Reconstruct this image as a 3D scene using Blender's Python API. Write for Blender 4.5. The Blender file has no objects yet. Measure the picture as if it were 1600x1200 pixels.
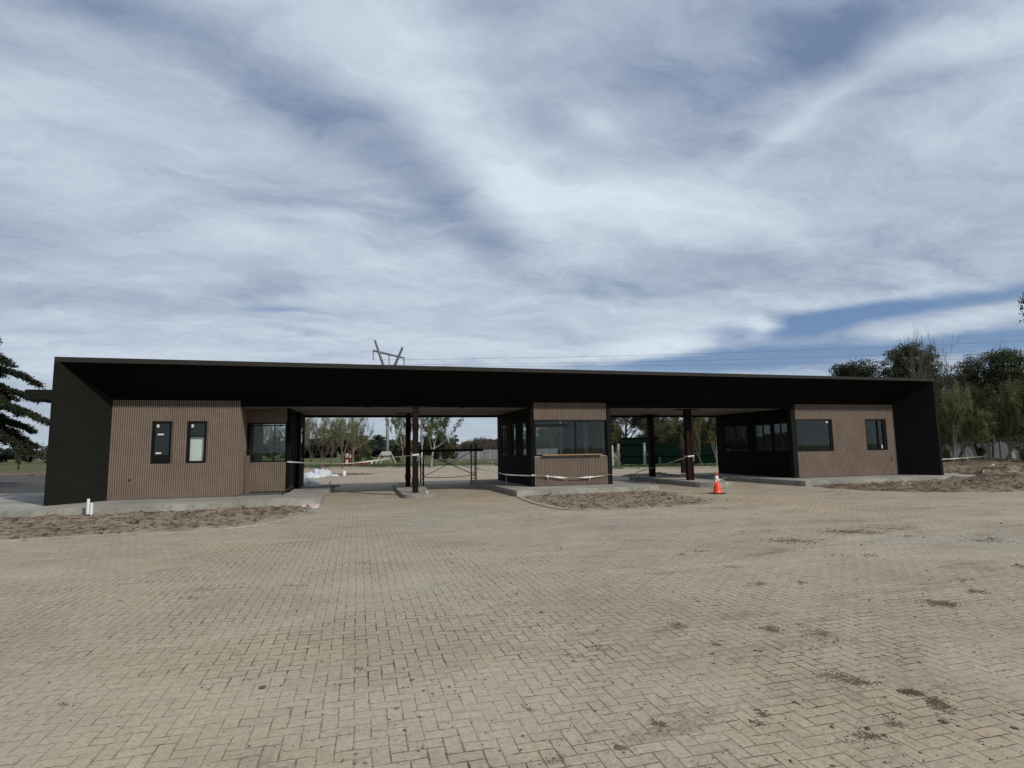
import bpy, bmesh, math, random
import numpy as np
from mathutils import Vector, Matrix, noise
R = math.radians
random.seed(7); rng = np.random.default_rng(7)
scene = bpy.context.scene
col = scene.collection

# ------------------------------------------------------------------ camera
F_PX, YAW, PITCH, ROLL, CAM_H = 900.0, R(15), math.atan(102/900), 0.0153, 1.65
Fv = Vector((math.sin(YAW)*math.cos(PITCH), math.cos(YAW)*math.cos(PITCH), math.sin(PITCH)))
R0 = Vector((math.cos(YAW), -math.sin(YAW), 0)); U0 = R0.cross(Fv)
Rv = math.cos(ROLL)*R0 - math.sin(ROLL)*U0
Uv = math.cos(ROLL)*U0 + math.sin(ROLL)*R0
cd = bpy.data.cameras.new('camera'); cam = bpy.data.objects.new('camera', cd); col.objects.link(cam)
m = Matrix((Rv, Uv, -Fv)).transposed().to_4x4(); m.translation = (0, 0, CAM_H); cam.matrix_world = m
cd.sensor_width = 36; cd.lens = F_PX/1600*36; cd.clip_start = .05; cd.clip_end = 6000
scene.camera = cam

# ------------------------------------------------------------------ node helpers
class NT:
    def __init__(s, tree): s.t = tree; s.n = tree.nodes; s.l = tree.links
    def new(s, ty, **k):
        n = s.n.new(ty)
        for a, b in k.items(): setattr(n, a, b)
        return n
    def put(s, sock, v):
        if v is None: return
        if isinstance(v, bpy.types.NodeSocket): s.l.new(v, sock)
        else:
            try: sock.default_value = v
            except Exception: sock.default_value = (v[0], v[1], v[2], 1)
    def math(s, op, a, b=None, c=None, clamp=False):
        n = s.new('ShaderNodeMath', operation=op); n.use_clamp = clamp
        s.put(n.inputs[0], a); s.put(n.inputs[1], b)
        if c is not None: s.put(n.inputs[2], c)
        return n.outputs[0]
    def vmath(s, op, a, b=None):
        n = s.new('ShaderNodeVectorMath', operation=op); s.put(n.inputs[0], a); s.put(n.inputs[1], b)
        return n.outputs['Value'] if op in ('LENGTH', 'DOT_PRODUCT', 'DISTANCE') else n.outputs[0]
    def xyz(s, x, y, z=0.0):
        n = s.new('ShaderNodeCombineXYZ'); s.put(n.inputs[0], x); s.put(n.inputs[1], y); s.put(n.inputs[2], z); return n.outputs[0]
    def sep(s, v):
        n = s.new('ShaderNodeSeparateXYZ'); s.put(n.inputs[0], v); return n.outputs
    def noise(s, vec, scale, detail=3, rough=.55, dist=0.0, color=False):
        n = s.new('ShaderNodeTexNoise'); s.put(n.inputs['Vector'], vec); n.inputs['Scale'].default_value = scale
        n.inputs['Detail'].default_value = detail; n.inputs['Roughness'].default_value = rough; n.inputs['Distortion'].default_value = dist
        return n.outputs['Color' if color else 'Fac']
    def rng(s, v, a, b, c=0.0, d=1.0, smooth=False):
        n = s.new('ShaderNodeMapRange'); n.clamp = True
        if smooth: n.interpolation_type = 'SMOOTHSTEP'
        s.put(n.inputs[0], v)
        for i, q in enumerate((a, b, c, d)): s.put(n.inputs[i+1], q)
        return n.outputs[0]
    def mix(s, f, a, b, blend='MIX'):
        n = s.new('ShaderNodeMix', data_type='RGBA', blend_type=blend); n.clamp_factor = True
        s.put(n.inputs[0], f); s.put(n.inputs[6], a if isinstance(a, bpy.types.NodeSocket) else (*a, 1)); s.put(n.inputs[7], b if isinstance(b, bpy.types.NodeSocket) else (*b, 1))
        return n.outputs[2]
    def mapping(s, v, loc=(0,0,0), rot=(0,0,0), sc=(1,1,1), ty='POINT'):
        n = s.new('ShaderNodeMapping', vector_type=ty); s.put(n.inputs[0], v)
        n.inputs[1].default_value = loc; n.inputs[2].default_value = rot; n.inputs[3].default_value = sc
        return n.outputs[0]
    def bump(s, h, strength=.5, dist=.01):
        n = s.new('ShaderNodeBump'); n.inputs['Strength'].default_value = strength; n.inputs['Distance'].default_value = dist
        s.put(n.inputs['Height'], h); return n.outputs[0]

# ------------------------------------------------------------------ sky: thin high cloud over a clear sky
SUN_EL, SUN_AZ = R(37.5), R(36)          # sun behind the camera and a little to its right
sund = Vector((math.sin(SUN_AZ)*math.cos(SUN_EL), -math.cos(SUN_AZ)*math.cos(SUN_EL), math.sin(SUN_EL)))
BRIGHT = [
    (0.273, 1.359, 0.495, 0.117, -2.312, 0.30),
    (0.111, 1.050, 0.215, 0.081, -2.087, 0.15),
    (0.610, 1.518, 0.388, 0.181, 3.095, 0.35),
    (1.078, 1.511, 0.299, 0.154, 2.927, 0.20),
    (1.183, 0.751, 0.127, 0.111, -0.017, 0.40),
    (1.348, 0.954, 0.172, 0.111, 2.319, 0.15),
    (-0.360, 1.912, 0.111, 0.076, 3.103, 0.22),
    (-0.085, 1.795, 0.098, 0.067, 2.796, 0.22),
    (-0.007, 2.022, 0.199, 0.120, -2.807, 0.18),
    (-0.666, 1.651, 0.343, 0.160, -2.363, 0.12),
    (-0.198, 3.138, 2.197, 0.435, 3.058, 0.22),
    (0.917, 2.316, 0.700, 0.295, 2.901, 0.12),
    (-0.689, 2.247, 0.526, 0.263, 2.962, 0.08),
    (1.576, 2.646, 0.291, 0.192, 2.463, 0.40),
    (1.826, 2.313, 0.138, 0.097, 0.604, 0.40),
    (2.506, 1.859, 0.325, 0.084, 1.826, 0.25),
    (2.141, 1.700, 0.302, 0.065, 2.243, 0.25),
    (0.520, 1.199, 0.083, 0.031, -2.993, 0.20),
    (0.993, 1.056, 0.175, 0.032, 1.711, 0.20),
    (1.007, 1.208, 0.190, 0.070, 1.953, 0.12),
    (0.255, 1.976, 0.142, 0.093, -2.777, 0.20),
    (-0.134, 1.292, 0.289, 0.088, -2.521, -0.36),
    (0.159, 1.496, 0.205, 0.088, -2.189, -0.32),
    (0.358, 1.793, 0.190, 0.084, -2.189, -0.35),
    (-0.439, 1.092, 0.140, 0.058, -2.716, -0.25),
    (0.576, 1.017, 0.137, 0.096, 3.079, -0.36),
    (0.818, 0.945, 0.226, 0.098, 2.026, -0.36),
    (0.891, 0.868, 0.114, 0.080, 1.198, -0.20),
    (0.650, 0.819, 0.161, 0.053, 2.894, -0.20),
    (0.447, 1.218, 0.120, 0.060, -2.808, -0.20),
    (1.138, 0.886, 0.141, 0.041, 2.351, -0.28),
    (0.779, 0.808, 0.140, 0.042, 2.882, -0.12),
    (-0.310, 2.273, 0.142, 0.101, 2.786, -0.30),
    (-1.019, 2.491, 0.300, 0.094, -2.994, -0.20),
    (0.707, 1.301, 0.244, 0.085, 2.563, -0.15),
    (-0.956, 2.022, 0.300, 0.190, -2.684, -0.08),
    (0.942, 2.033, 0.402, 0.149, 2.884, -0.15),
    (1.660, 1.405, 0.338, 0.193, 2.324, -0.08),
    (0.246, 1.086, 0.138, 0.053, 1.360, -0.05),
    (0.243, 0.958, 0.072, 0.070, 2.762, -0.15),
]
CLEAR = [
    (2.214, 1.816, 0.477, 0.110, 2.148, 1.00),
    (1.945, 2.197, 0.293, 0.155, 2.390, 0.90),
    (2.516, 2.327, 0.833, 0.173, 2.256, 0.80),
    (2.042, 2.761, 0.668, 0.114, 2.560, 0.45),
    (1.698, 2.432, 0.185, 0.094, 2.865, 0.55),
    (1.814, 2.986, 0.808, 0.239, 2.810, 0.65),
    (2.013, 2.559, 0.466, 0.158, 2.573, 0.60),
    (3.133, 2.350, 0.546, 0.166, 2.270, 0.45),
    (2.912, 1.995, 0.300, 0.175, 2.142, 0.80),
    (0.992, 2.083, 0.386, 0.138, 2.879, 0.25),
    (0.812, 0.937, 0.222, 0.128, 2.118, 0.16),
    (0.572, 1.009, 0.129, 0.086, 3.044, 0.12),
    (-0.134, 1.292, 0.261, 0.080, -2.521, 0.12),
    (-0.331, 2.546, 0.115, 0.036, 3.040, 0.60),
    (-0.306, 2.332, 0.119, 0.072, 2.916, 0.30),
    (-0.239, 2.844, 0.128, 0.065, 2.664, 0.30),
    (1.587, 2.664, 0.276, 0.183, 2.458, -0.70),
    (1.826, 2.313, 0.127, 0.087, 0.647, -0.90),
    (1.884, 2.251, 0.083, 0.036, 2.615, -0.30),
    (2.541, 1.887, 0.332, 0.077, 1.816, -0.70),
    (0.264, 1.879, 0.208, 0.111, -2.457, 0.15),
]
w = bpy.data.worlds.new('World'); scene.world = w; w.use_nodes = True
T = NT(w.node_tree); T.n.clear()
out = T.new('ShaderNodeOutputWorld'); bg = T.new('ShaderNodeBackground'); T.l.new(bg.outputs[0], out.inputs[0])
sky = T.new('ShaderNodeTexSky', sky_type='NISHITA'); sky.sun_disc = False
sky.sun_elevation = SUN_EL; sky.sun_rotation = math.pi - SUN_AZ
sky.air_density = 1.0; sky.dust_density = .6; sky.ozone_density = 2.0
tc = T.new('ShaderNodeTexCoord')
dx, dy, dz = T.sep(tc.outputs['Generated'])
den = T.math('MAXIMUM', T.math('ADD', dz, .15), .02)
uv = T.xyz(T.math('DIVIDE', dx, den), T.math('DIVIDE', dy, den))
w1 = T.noise(uv, 1.6, 4, .55, color=True)
warp = T.vmath('SCALE', T.vmath('SUBTRACT', w1, (.5, .5, .5)), None); warp.node.inputs['Scale'].default_value = .42
uvw = T.vmath('ADD', uv, warp)
uvs = T.vmath('ADD', uv, (0, 0, 0)); uvb = T.vmath('ADD', uv, T.vmath('MULTIPLY', warp, (.45, .45, .45)))
def field(blobs, base):
    acc = None
    for (u, v, su, sv, ang, amp) in blobs:
        p = T.mapping(uvb, loc=(u, v, 0), rot=(0, 0, ang), sc=(su, sv, 1), ty='TEXTURE')
        l = T.vmath('LENGTH', T.vmath('MULTIPLY', p, (1, 1, 0)))
        g = T.math('MULTIPLY', T.math('EXPONENT', T.math('MULTIPLY', T.math('MULTIPLY', l, l), -.7)), amp)
        acc = g if acc is None else T.math('ADD', acc, g)
    return T.math('ADD', acc, base)
wv2 = T.noise(uv, 5.5, 4, .6, color=True)
warp2 = T.vmath('SCALE', T.vmath('SUBTRACT', wv2, (.5, .5, .5)), None); warp2.node.inputs['Scale'].default_value = .16
uvn = T.vmath('ADD', uvw, warp2)
streak = T.mapping(uvn, rot=(0, 0, R(-35)), sc=(1.0, 1.9, 1))
n1 = T.noise(streak, 1.3, 9, .62, .25)
n2 = T.noise(T.mapping(uvn, rot=(0, 0, R(20)), sc=(1.0, 2.3, 1)), 3.4, 9, .66, .3)
n3 = T.noise(T.mapping(uvn, loc=(3, 1, 0), rot=(0, 0, R(-55)), sc=(1.0, 2.6, 1)), 9.0, 7, .68, .4)
nz = T.math('ADD', T.math('MULTIPLY', T.math('SUBTRACT', n1, .5), .95), T.math('ADD', T.math('MULTIPLY', T.math('SUBTRACT', n2, .5), .52), T.math('MULTIPLY', T.math('SUBTRACT', n3, .5), .11)))
fb = T.math('ADD', field(BRIGHT, .50), nz)
fc = T.math('ADD', field(CLEAR, .0), T.math('MULTIPLY', nz, -.85))
fb = T.rng(fb, 0, 1, smooth=False); fc = T.rng(fc, .06, 1.15, 0, .95, smooth=True)
cloud = T.mix(fb, (1.70, 2.35, 3.75), (6.75, 7.6, 8.4))
skyc = T.mix(.55, sky.outputs[0], (.85, 1.75, 4.1))
final = T.mix(fc, cloud, skyc)
hz = T.rng(dz, -.02, .12, 0, 1, smooth=True)                       # whiter air low down
final = T.mix(T.math('ADD', T.math('MULTIPLY', hz, .85), .15), (4.6, 5.35, 5.9), final)
T.l.new(final, bg.inputs[0]); bg.inputs[1].default_value = .1
sl = bpy.data.lights.new('sun', 'SUN'); so = bpy.data.objects.new('sun', sl); col.objects.link(so)
sl.energy = 2.9; sl.angle = R(2.0); sl.color = (1.0, .95, .87)
so.rotation_euler = sund.to_track_quat('Z', 'Y').to_euler(); so.location = (10, -20, 30)
vs = scene.view_settings; vs.view_transform = 'Standard'; vs.look = 'None'; vs.exposure = 0.0; vs.gamma = 1
scene.cycles.max_bounces = 8; scene.cycles.transparent_max_bounces = 12

# ------------------------------------------------------------------ object helpers
def at(px, py, Y):                                  # a pixel of the photograph and a depth -> a point
    r = Fv + Rv*((px-800)/F_PX) + Uv*((600-py)/F_PX); k = Y/r.y
    return Vector((r.x*k, Y, CAM_H + r.z*k))
def gz(px, py, z=0.0):
    r = Fv + Rv*((px-800)/F_PX) + Uv*((600-py)/F_PX); k = (z-CAM_H)/r.z
    return Vector((r.x*k, r.y*k, z))
def pix(p):
    d = Vector(p)-Vector((0, 0, CAM_H)); z = d.dot(Fv)
    return 800+F_PX*d.dot(Rv)/z, 600-F_PX*d.dot(Uv)/z
def tag(o, label=None, cat=None, group=None, kind=None):
    if label: o['label'] = label
    if cat: o['category'] = cat
    if group: o['group'] = group
    if kind: o['kind'] = kind
    return o
def empty(name, loc=(0, 0, 0), label=None, cat=None, group=None):
    o = bpy.data.objects.new(name, None); col.objects.link(o); o.location = loc; o.empty_display_size = .2
    return tag(o, label, cat, group)
def wloc(o):
    v = Vector((0, 0, 0))
    while o is not None: v += o.location; o = o.parent
    return v
class MB:
    def __init__(s, org=(0, 0, 0)): s.v = []; s.f = []; s.o = Vector(org)
    def face(s, pts):
        b = len(s.v); s.v += [tuple(Vector(p)-s.o) for p in pts]; s.f.append(tuple(range(b, b+len(pts))))
    def box(s, x0, x1, y0, y1, z0, z1, M=None):
        c = [Vector(p) for p in ((x0,y0,z0),(x1,y0,z0),(x1,y1,z0),(x0,y1,z0),(x0,y0,z1),(x1,y0,z1),(x1,y1,z1),(x0,y1,z1))]
        if M is not None: c = [M @ p for p in c]
        b = len(s.v); s.v += [tuple(p-s.o) for p in c]
        s.f += [tuple(b+i for i in q) for q in ((3,2,1,0),(4,5,6,7),(0,1,5,4),(1,2,6,5),(2,3,7,6),(3,0,4,7))]
        return s
    def bevbox(s, x0, x1, y0, y1, z0, z1, r=.01, M=None):
        bm = bmesh.new(); bmesh.ops.create_cube(bm, size=1)
        for v in bm.verts: v.co = Vector(((x0+x1)/2+v.co.x*(x1-x0), (y0+y1)/2+v.co.y*(y1-y0), (z0+z1)/2+v.co.z*(z1-z0)))
        bmesh.ops.bevel(bm, geom=list(bm.edges), offset=r, segments=2, affect='EDGES', profile=.5)
        s.addbm(bm, M); return s
    def addbm(s, bm, M=None):
        b = len(s.v); bm.verts.ensure_lookup_table()
        for v in bm.verts: s.v.append(tuple((M @ v.co if M is not None else v.co)-s.o))
        for f in bm.faces: s.f.append(tuple(b+v.index for v in f.verts))
        bm.free()
    def prism(s, poly, z0, z1, ztop=None):           # poly: list of (x, y), counter-clockwise
        n = len(poly); b = len(s.v)
        s.v += [tuple(Vector((x, y, z0))-s.o) for x, y in poly]+[tuple(Vector((x, y, z1))-s.o) for x, y in poly]
        s.f.append(tuple(b+i for i in reversed(range(n)))); s.f.append(tuple(b+n+i for i in range(n)))
        for i in range(n): j = (i+1) % n; s.f.append((b+i, b+j, b+n+j, b+n+i))
        return s
    def tube(s, pts, rad, seg=8, cap=True):
        pts = [Vector(p) for p in pts]; n = len(pts)
        rad = rad if hasattr(rad, '__len__') else [rad]*n
        b = len(s.v); up = None
        for i, p in enumerate(pts):
            d = (pts[min(i+1, n-1)]-pts[max(i-1, 0)])
            if d.length < 1e-9: d = Vector((0, 0, 1))
            d.normalize()
            if up is None: up = d.orthogonal().normalized()
            up = (up-d*up.dot(d)); up = up.normalized() if up.length > 1e-6 else d.orthogonal().normalized()
            w_ = d.cross(up)
            for k in range(seg):
                a = 2*math.pi*k/seg; s.v.append(tuple(p+(up*math.cos(a)+w_*math.sin(a))*rad[i]-s.o))
        for i in range(n-1):
            for k in range(seg):
                k2 = (k+1) % seg; s.f.append((b+i*seg+k, b+i*seg+k2, b+(i+1)*seg+k2, b+(i+1)*seg+k))
        if cap:
            s.f.append(tuple(b+k for k in reversed(range(seg)))); s.f.append(tuple(b+(n-1)*seg+k for k in range(seg)))
        return s
    def lathe(s, prof, c=(0, 0, 0), seg=24):
        b = len(s.v); n = len(prof)
        for r_, z in prof:
            for k in range(seg):
                a = 2*math.pi*k/seg; s.v.append((c[0]+r_*math.cos(a)-s.o.x, c[1]+r_*math.sin(a)-s.o.y, c[2]+z-s.o.z))
        for i in range(n-1):
            for k in range(seg):
                k2 = (k+1) % seg; s.f.append((b+i*seg+k, b+i*seg+k2, b+(i+1)*seg+k2, b+(i+1)*seg+k))
        s.f.append(tuple(b+k for k in reversed(range(seg)))); s.f.append(tuple(b+(n-1)*seg+k for k in range(seg)))
        return s
    def ribbon(s, pts, width, up=(0, 0, 1), twist=0.0, th=.004):
        pts = [Vector(p) for p in pts]; n = len(pts); rows = []
        for i, p in enumerate(pts):
            d = (pts[min(i+1, n-1)]-pts[max(i-1, 0)]).normalized(); a = twist*i
            u = Vector(up); u = (u-d*u.dot(d)).normalized(); q = d.cross(u)
            w_ = u*math.cos(a)+q*math.sin(a); q2 = d.cross(w_)
            wd = width[i] if hasattr(width, '__len__') else width
            rows.append([p+w_*wd/2+q2*th/2, p-w_*wd/2+q2*th/2, p-w_*wd/2-q2*th/2, p+w_*wd/2-q2*th/2])
        b = len(s.v)
        for r_ in rows: s.v += [tuple(x-s.o) for x in r_]
        for i in range(n-1):
            for k in range(4):
                k2 = (k+1) % 4; s.f.append((b+4*i+k, b+4*i+k2, b+4*i+4+k2, b+4*i+4+k))
        s.f.append((b+3, b+2, b+1, b)); s.f.append(tuple(b+4*(n-1)+k for k in range(4)))
        return s
    def build(s, name, mat, parent=None, smooth=False):
        me = bpy.data.meshes.new(name); me.from_pydata(s.v, [], s.f); me.update()
        if smooth: me.polygons.foreach_set('use_smooth', [True]*len(me.polygons))
        o = bpy.data.objects.new(name, me); col.objects.link(o); me.materials.append(mat)
        if parent is not None: o.parent = parent
        o.location = s.o-wloc(parent)
        return o

# ------------------------------------------------------------------ materials
def mat(name, color, rough=.7, var=.12, scale=3.0, metal=0.0, bump=0.0, bscale=40., spec=.5, stretch=(1, 1, 1)):
    m = bpy.data.materials.new(name); m.use_nodes = True; t = NT(m.node_tree); b = t.n['Principled BSDF']
    tc = t.new('ShaderNodeTexCoord'); p = t.mapping(tc.outputs['Object'], sc=stretch)
    a = t.noise(p, scale, 5, .6); c = t.noise(p, scale*7.3, 4, .6)
    f = t.math('ADD', t.math('MULTIPLY', a, .65), t.math('MULTIPLY', c, .35))
    f = t.rng(f, .3, .7, 1-var, 1+var)
    cc = t.vmath('SCALE', (color[0], color[1], color[2]), None); t.put(cc.node.inputs['Scale'], f)
    t.l.new(cc, b.inputs['Base Color']); b.inputs['Roughness'].default_value = rough; b.inputs['Metallic'].default_value = metal
    b.inputs['Specular IOR Level'].default_value = spec
    if bump: t.l.new(t.bump(t.noise(p, bscale, 4, .6), bump, .01), b.inputs['Normal'])
    return m
M_blackplaster = mat('dark_plaster', (.0115, .0118, .0095), .9, .25, .8, bump=.35, bscale=60, spec=.12)
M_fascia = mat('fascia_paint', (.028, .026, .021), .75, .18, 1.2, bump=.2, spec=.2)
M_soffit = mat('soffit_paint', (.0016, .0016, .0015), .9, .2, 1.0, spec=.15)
M_darkwall = mat('dark_wall_paint', (.0035, .0035, .003), .85, .25, 1.0, bump=.25, spec=.12)
M_ceiling = mat('ceiling_plaster', (.17, .16, .14), .9, .08, .7)
M_frame = mat('black_aluminium', (.003, .003, .003), .5, .1, 5, spec=.2)
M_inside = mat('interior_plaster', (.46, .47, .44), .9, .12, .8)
M_dim = mat('unlit_room_plaster', (.075, .078, .072), .9, .15, .8)  # the interior plaster again, with the dimness of the rooms put into its colour
M_steel = mat('rusty_steel', (.015, .0052, .004), .75, .45, 3.0, bump=.3, spec=.15)
M_scaf = mat('scaffold_steel', (.008, .007, .007), .6, .3, 6, spec=.2)
M_white = mat('white_plastic', (.72, .72, .70), .5, .08, 6)
M_sack = mat('sack_film', (.50, .52, .54), .45, .3, 8, bump=.8, bscale=14)
M_wood = mat('raw_timber', (.34, .215, .115), .8, .3, 4, stretch=(1, 8, 8))
M_board = mat('muddy_timber', (.13, .098, .070), .85, .4, 5, stretch=(6, 6, 1))
M_tape = mat('barrier_tape_film', (.66, .63, .56), .55, .22, 9)
M_tapeR = mat('barrier_tape_red', (.35, .18, .15), .5, .2, 9)
M_paleboard = mat('pale_board', (.80, .81, .77), .8, .08, 2)
M_orange = mat('orange_rubber', (.80, .065, .015), .5, .12, 10)
M_rubber = mat('black_rubber', (.012, .012, .012), .8, .2, 10)
M_conepost = mat('concrete_post', (.40, .385, .35), .9, .2, 5, bump=.3)
M_pylon = mat('pylon_concrete', (.33, .35, .36), .85, .1, 2)
M_galv = mat('galvanised_steel', (.12, .13, .14), .5, .2, 3, metal=.4)
M_wire = mat('power_cable', (.05, .055, .065), .6, .1, 1)
M_redpaint = mat('red_painted_steel', (.20, .035, .025), .6, .25, 3)
M_paper = mat('white_paper', (.62, .62, .58), .8, .06, 6)
M_green = mat('green_sheet_metal', (.0012, .0105, .0072), .85, .18, 1.5, spec=.08)
M_blockwall = mat('grey_block_wall', (.20, .205, .22), .9, .2, 2.5, bump=.3)
M_whitewood = mat('weathered_white_timber', (.42, .40, .37), .8, .25, 6)
M_rebar = mat('rebar', (.08, .06, .05), .6, .4, 8, metal=.2)
M_rubble = mat('pale_rubble', (.45, .37, .33), .9, .3, 9, bump=.5)
M_car = mat('white_car_paint', (.42, .42, .42), .3, .05, 2)
M_carglass = mat('dark_glass', (.01, .012, .015), .1, .05, 2)

def cladding_mat():
    m = mat('fluted_cladding', (.200, .150, .114), .75, .20, 1.3, spec=.3); return m
M_clad = cladding_mat()
M_groove2 = mat('shallow_cladding_groove', (.125, .093, .072), .8, .2, 1.3, spec=.2)  # rib colour darkened a little less, groove shade painted in
M_groove = mat('cladding_groove', (.105, .078, .060), .85, .25, 1.3, spec=.2)  # darkened copy of the rib colour, shade between the ribs put into it

def concrete_mat():
    m = bpy.data.materials.new('rough_concrete'); m.use_nodes = True; t = NT(m.node_tree); b = t.n['Principled BSDF']
    tc = t.new('ShaderNodeTexCoord'); p = tc.outputs['Object']
    a = t.noise(p, .7, 6, .62); c = t.noise(p, 5.5, 6, .65); f = t.noise(p, 70, 3, .6)
    k = t.mix(t.rng(a, .38, .62), (.235, .225, .195), (.40, .385, .335))
    k = t.mix(t.math('MULTIPLY', t.rng(c, .47, .66), .75), k, (.185, .160, .128))
    k = t.mix(t.math('MULTIPLY', t.rng(t.noise(p, 1.9, 7, .72, 1.0), .56, .66), .6), k, (.42, .40, .35))
    k = t.mix(t.math('MULTIPLY', t.rng(f, .35, .65), .35), k, (.25, .24, .21))
    t.l.new(k, b.inputs['Base Color']); b.inputs['Roughness'].default_value = .92; b.inputs['Specular IOR Level'].default_value = .25
    t.l.new(t.bump(t.math('ADD', c, t.math('MULTIPLY', f, .4)), .5, .012), b.inputs['Normal'])
    return m
M_conc = concrete_mat()

def glass_mat():
    m = bpy.data.materials.new('window_glass'); m.use_nodes = True; t = NT(m.node_tree); t.n.clear()
    o = t.new('ShaderNodeOutputMaterial'); tr = t.new('ShaderNodeBsdfTransparent'); gl = t.new('ShaderNodeBsdfGlossy'); df = t.new('ShaderNodeBsdfDiffuse')
    tr.inputs[0].default_value = (.90, .93, .92, 1); gl.inputs['Roughness'].default_value = .015; gl.inputs[0].default_value = (.9, .95, .93, 1)
    df.inputs[0].default_value = (.09, .095, .085, 1)
    fr = t.new('ShaderNodeFresnel'); gm = t.new('ShaderNodeNewGeometry'); t.l.new(t.rng(gm.outputs['Backfacing'], 0, 1, 1.5, 1/1.5), fr.inputs[0])
    tc = t.new('ShaderNodeTexCoord'); t.l.new(t.bump(t.noise(tc.outputs['Object'], 1.3, 2, .5), .12, .01), gl.inputs['Normal'])
    a = t.new('ShaderNodeMixShader'); t.l.new(t.math('MULTIPLY', fr.outputs[0], .8, clamp=True), a.inputs[0]); t.l.new(tr.outputs[0], a.inputs[1]); t.l.new(gl.outputs[0], a.inputs[2])
    d = t.new('ShaderNodeMixShader'); dust = t.rng(t.noise(tc.outputs['Object'], 3, 4, .6), .35, .8, .01, .06); t.l.new(dust, d.inputs[0])
    t.l.new(a.outputs[0], d.inputs[1]); t.l.new(df.outputs[0], d.inputs[2]); t.l.new(d.outputs[0], o.inputs[0])
    return m
M_glass = glass_mat()

STAINS = [tuple(q) for q in [(gz(x, y).x, gz(x, y).y, r_) for x, y, r_ in ((1305, 1056, .14), (1342, 1067, .14), (1424, 1082, .11), (1466, 1100, .10), (1395, 1130, .10), (1358, 1150, .11), (1030, 1132, .08), (1192, 1118, .08), (1280, 990, .20), (1205, 983, .14), (1120, 1007, .12), (1475, 943, .24), (1235, 845, .9), (1335, 831, 1.1), (1400, 827, .8), (1540, 842, .8), (870, 1186, .12), (935, 1013, .12))]]
def paver_mat(name='herringbone_pavers', S=.098, rot=0.0):
    """Concrete pavers in a herringbone bond with sandy joints, dust and tyre dirt."""
    m = bpy.data.materials.new(name); m.use_nodes = True; t = NT(m.node_tree); b = t.n['Principled BSDF']
    tc = t.new('ShaderNodeTexCoord'); P = tc.outputs['Object']
    wob = t.vmath('SCALE', t.vmath('SUBTRACT', t.noise(P, 1.1, 3, .5, color=True), (.5, .5, .5)), None); wob.node.inputs['Scale'].default_value = .035
    wob2 = t.vmath('SCALE', t.vmath('SUBTRACT', t.noise(P, 9, 2, .5, color=True), (.5, .5, .5)), None); wob2.node.inputs['Scale'].default_value = .012
    Q = t.mapping(t.vmath('ADD', t.vmath('ADD', P, wob), wob2), rot=(0, 0, rot), sc=(1/S, 1/S, 1/S))
    x, y, _ = t.sep(Q)
    i = t.math('FLOOR', x); j = t.math('FLOOR', y); fx = t.math('SUBTRACT', x, i); fy = t.math('SUBTRACT', y, j)
    k = t.math('FLOORED_MODULO', t.math('SUBTRACT', i, j), 4.0)
    isv = t.math('GREATER_THAN', k, 1.5); k2 = t.math('COMPARE', k, 2.0, .2); 
    k1 = t.math('COMPARE', k, 1.0, .2)
    def sel(a, c): return t.math('ADD', t.math('MULTIPLY', isv, c), t.math('MULTIPLY', t.math('SUBTRACT', 1.0, isv), a))
    U_ = sel(t.math('ADD', fx, k1), t.math('ADD', fy, k2)); V_ = sel(fy, fx)
    d = t.math('MINIMUM', t.math('MINIMUM', U_, t.math('SUBTRACT', 2.0, U_)), t.math('MINIMUM', V_, t.math('SUBTRACT', 1.0, V_)))
    bi = t.math('SUBTRACT', i, k1); bj = t.math('SUBTRACT', j, k2)
    wn = t.new('ShaderNodeTexWhiteNoise', noise_dimensions='3D'); t.l.new(t.xyz(bi, bj, isv), wn.inputs['Vector'])
    rnd = wn.outputs['Value']; rr, rg, rb = t.sep(wn.outputs['Color'])
    big = t.noise(P, .10, 5, .6); mid = t.noise(P, .55, 6, .62, .4); fine = t.noise(P, 28, 5, .7); grit = t.noise(P, 130, 3, .7)
    # brick face colour: warm grey-beige concrete, each block its own tone
    c = t.mix(t.rng(big, .38, .62), (.470, .378, .268), (.372, .350, .300))
    c = t.mix(t.math('MULTIPLY', rnd, .42), c, (.330, .272, .195))
    c = t.mix(t.math('MULTIPLY', t.math('GREATER_THAN', rr, .90), .16), c, (.33, .335, .27))
    mot = t.noise(P, 7.5, 7, .72, .9); mot2 = t.noise(P, 3.1, 7, .7, 1.4)
    c = t.mix(t.math('MULTIPLY', t.rng(mot, .46, .66), .46), c, (.255, .205, .145))
    c = t.mix(t.math('MULTIPLY', t.rng(mot2, .50, .66), .42), c, (.285, .232, .165))
    c = t.mix(t.math('MULTIPLY', t.rng(mid, .44, .66), .46), c, (.270, .215, .152))
    c = t.mix(t.math('MULTIPLY', t.rng(fine, .46, .64), .55), c, (.225, .180, .128))
    c = t.mix(t.math('MULTIPLY', t.rng(grit, .56, .68), .50), c, (.135, .105, .075))
    # joints: partly sanded over, darker and wider in places
    jn = t.noise(P, 1.7, 5, .65, .3); jn2 = t.noise(P, 7, 4, .65)
    wid = t.rng(t.math('ADD', jn, t.math('MULTIPLY', t.math('SUBTRACT', jn2, .5), .8)), .35, .75, .030, .105)
    jf = t.math('SUBTRACT', 1.0, t.rng(d, t.math('MULTIPLY', wid, .45), wid, smooth=True))
    jd2 = t.noise(t.mapping(P, rot=(0, 0, R(-20)), sc=(.5, 1.6, 1)), .9, 6, .72, .8)
    jdark = t.rng(t.math('ADD', jd2, t.math('MULTIPLY', t.math('SUBTRACT', jn2, .5), .9)), .46, .68)
    jc = t.mix(jdark, (.190, .146, .098), (.042, .028, .018))
    c = t.mix(t.math('MULTIPLY', jf, t.rng(jn, .25, .6, .62, 1.0)), c, jc)
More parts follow.
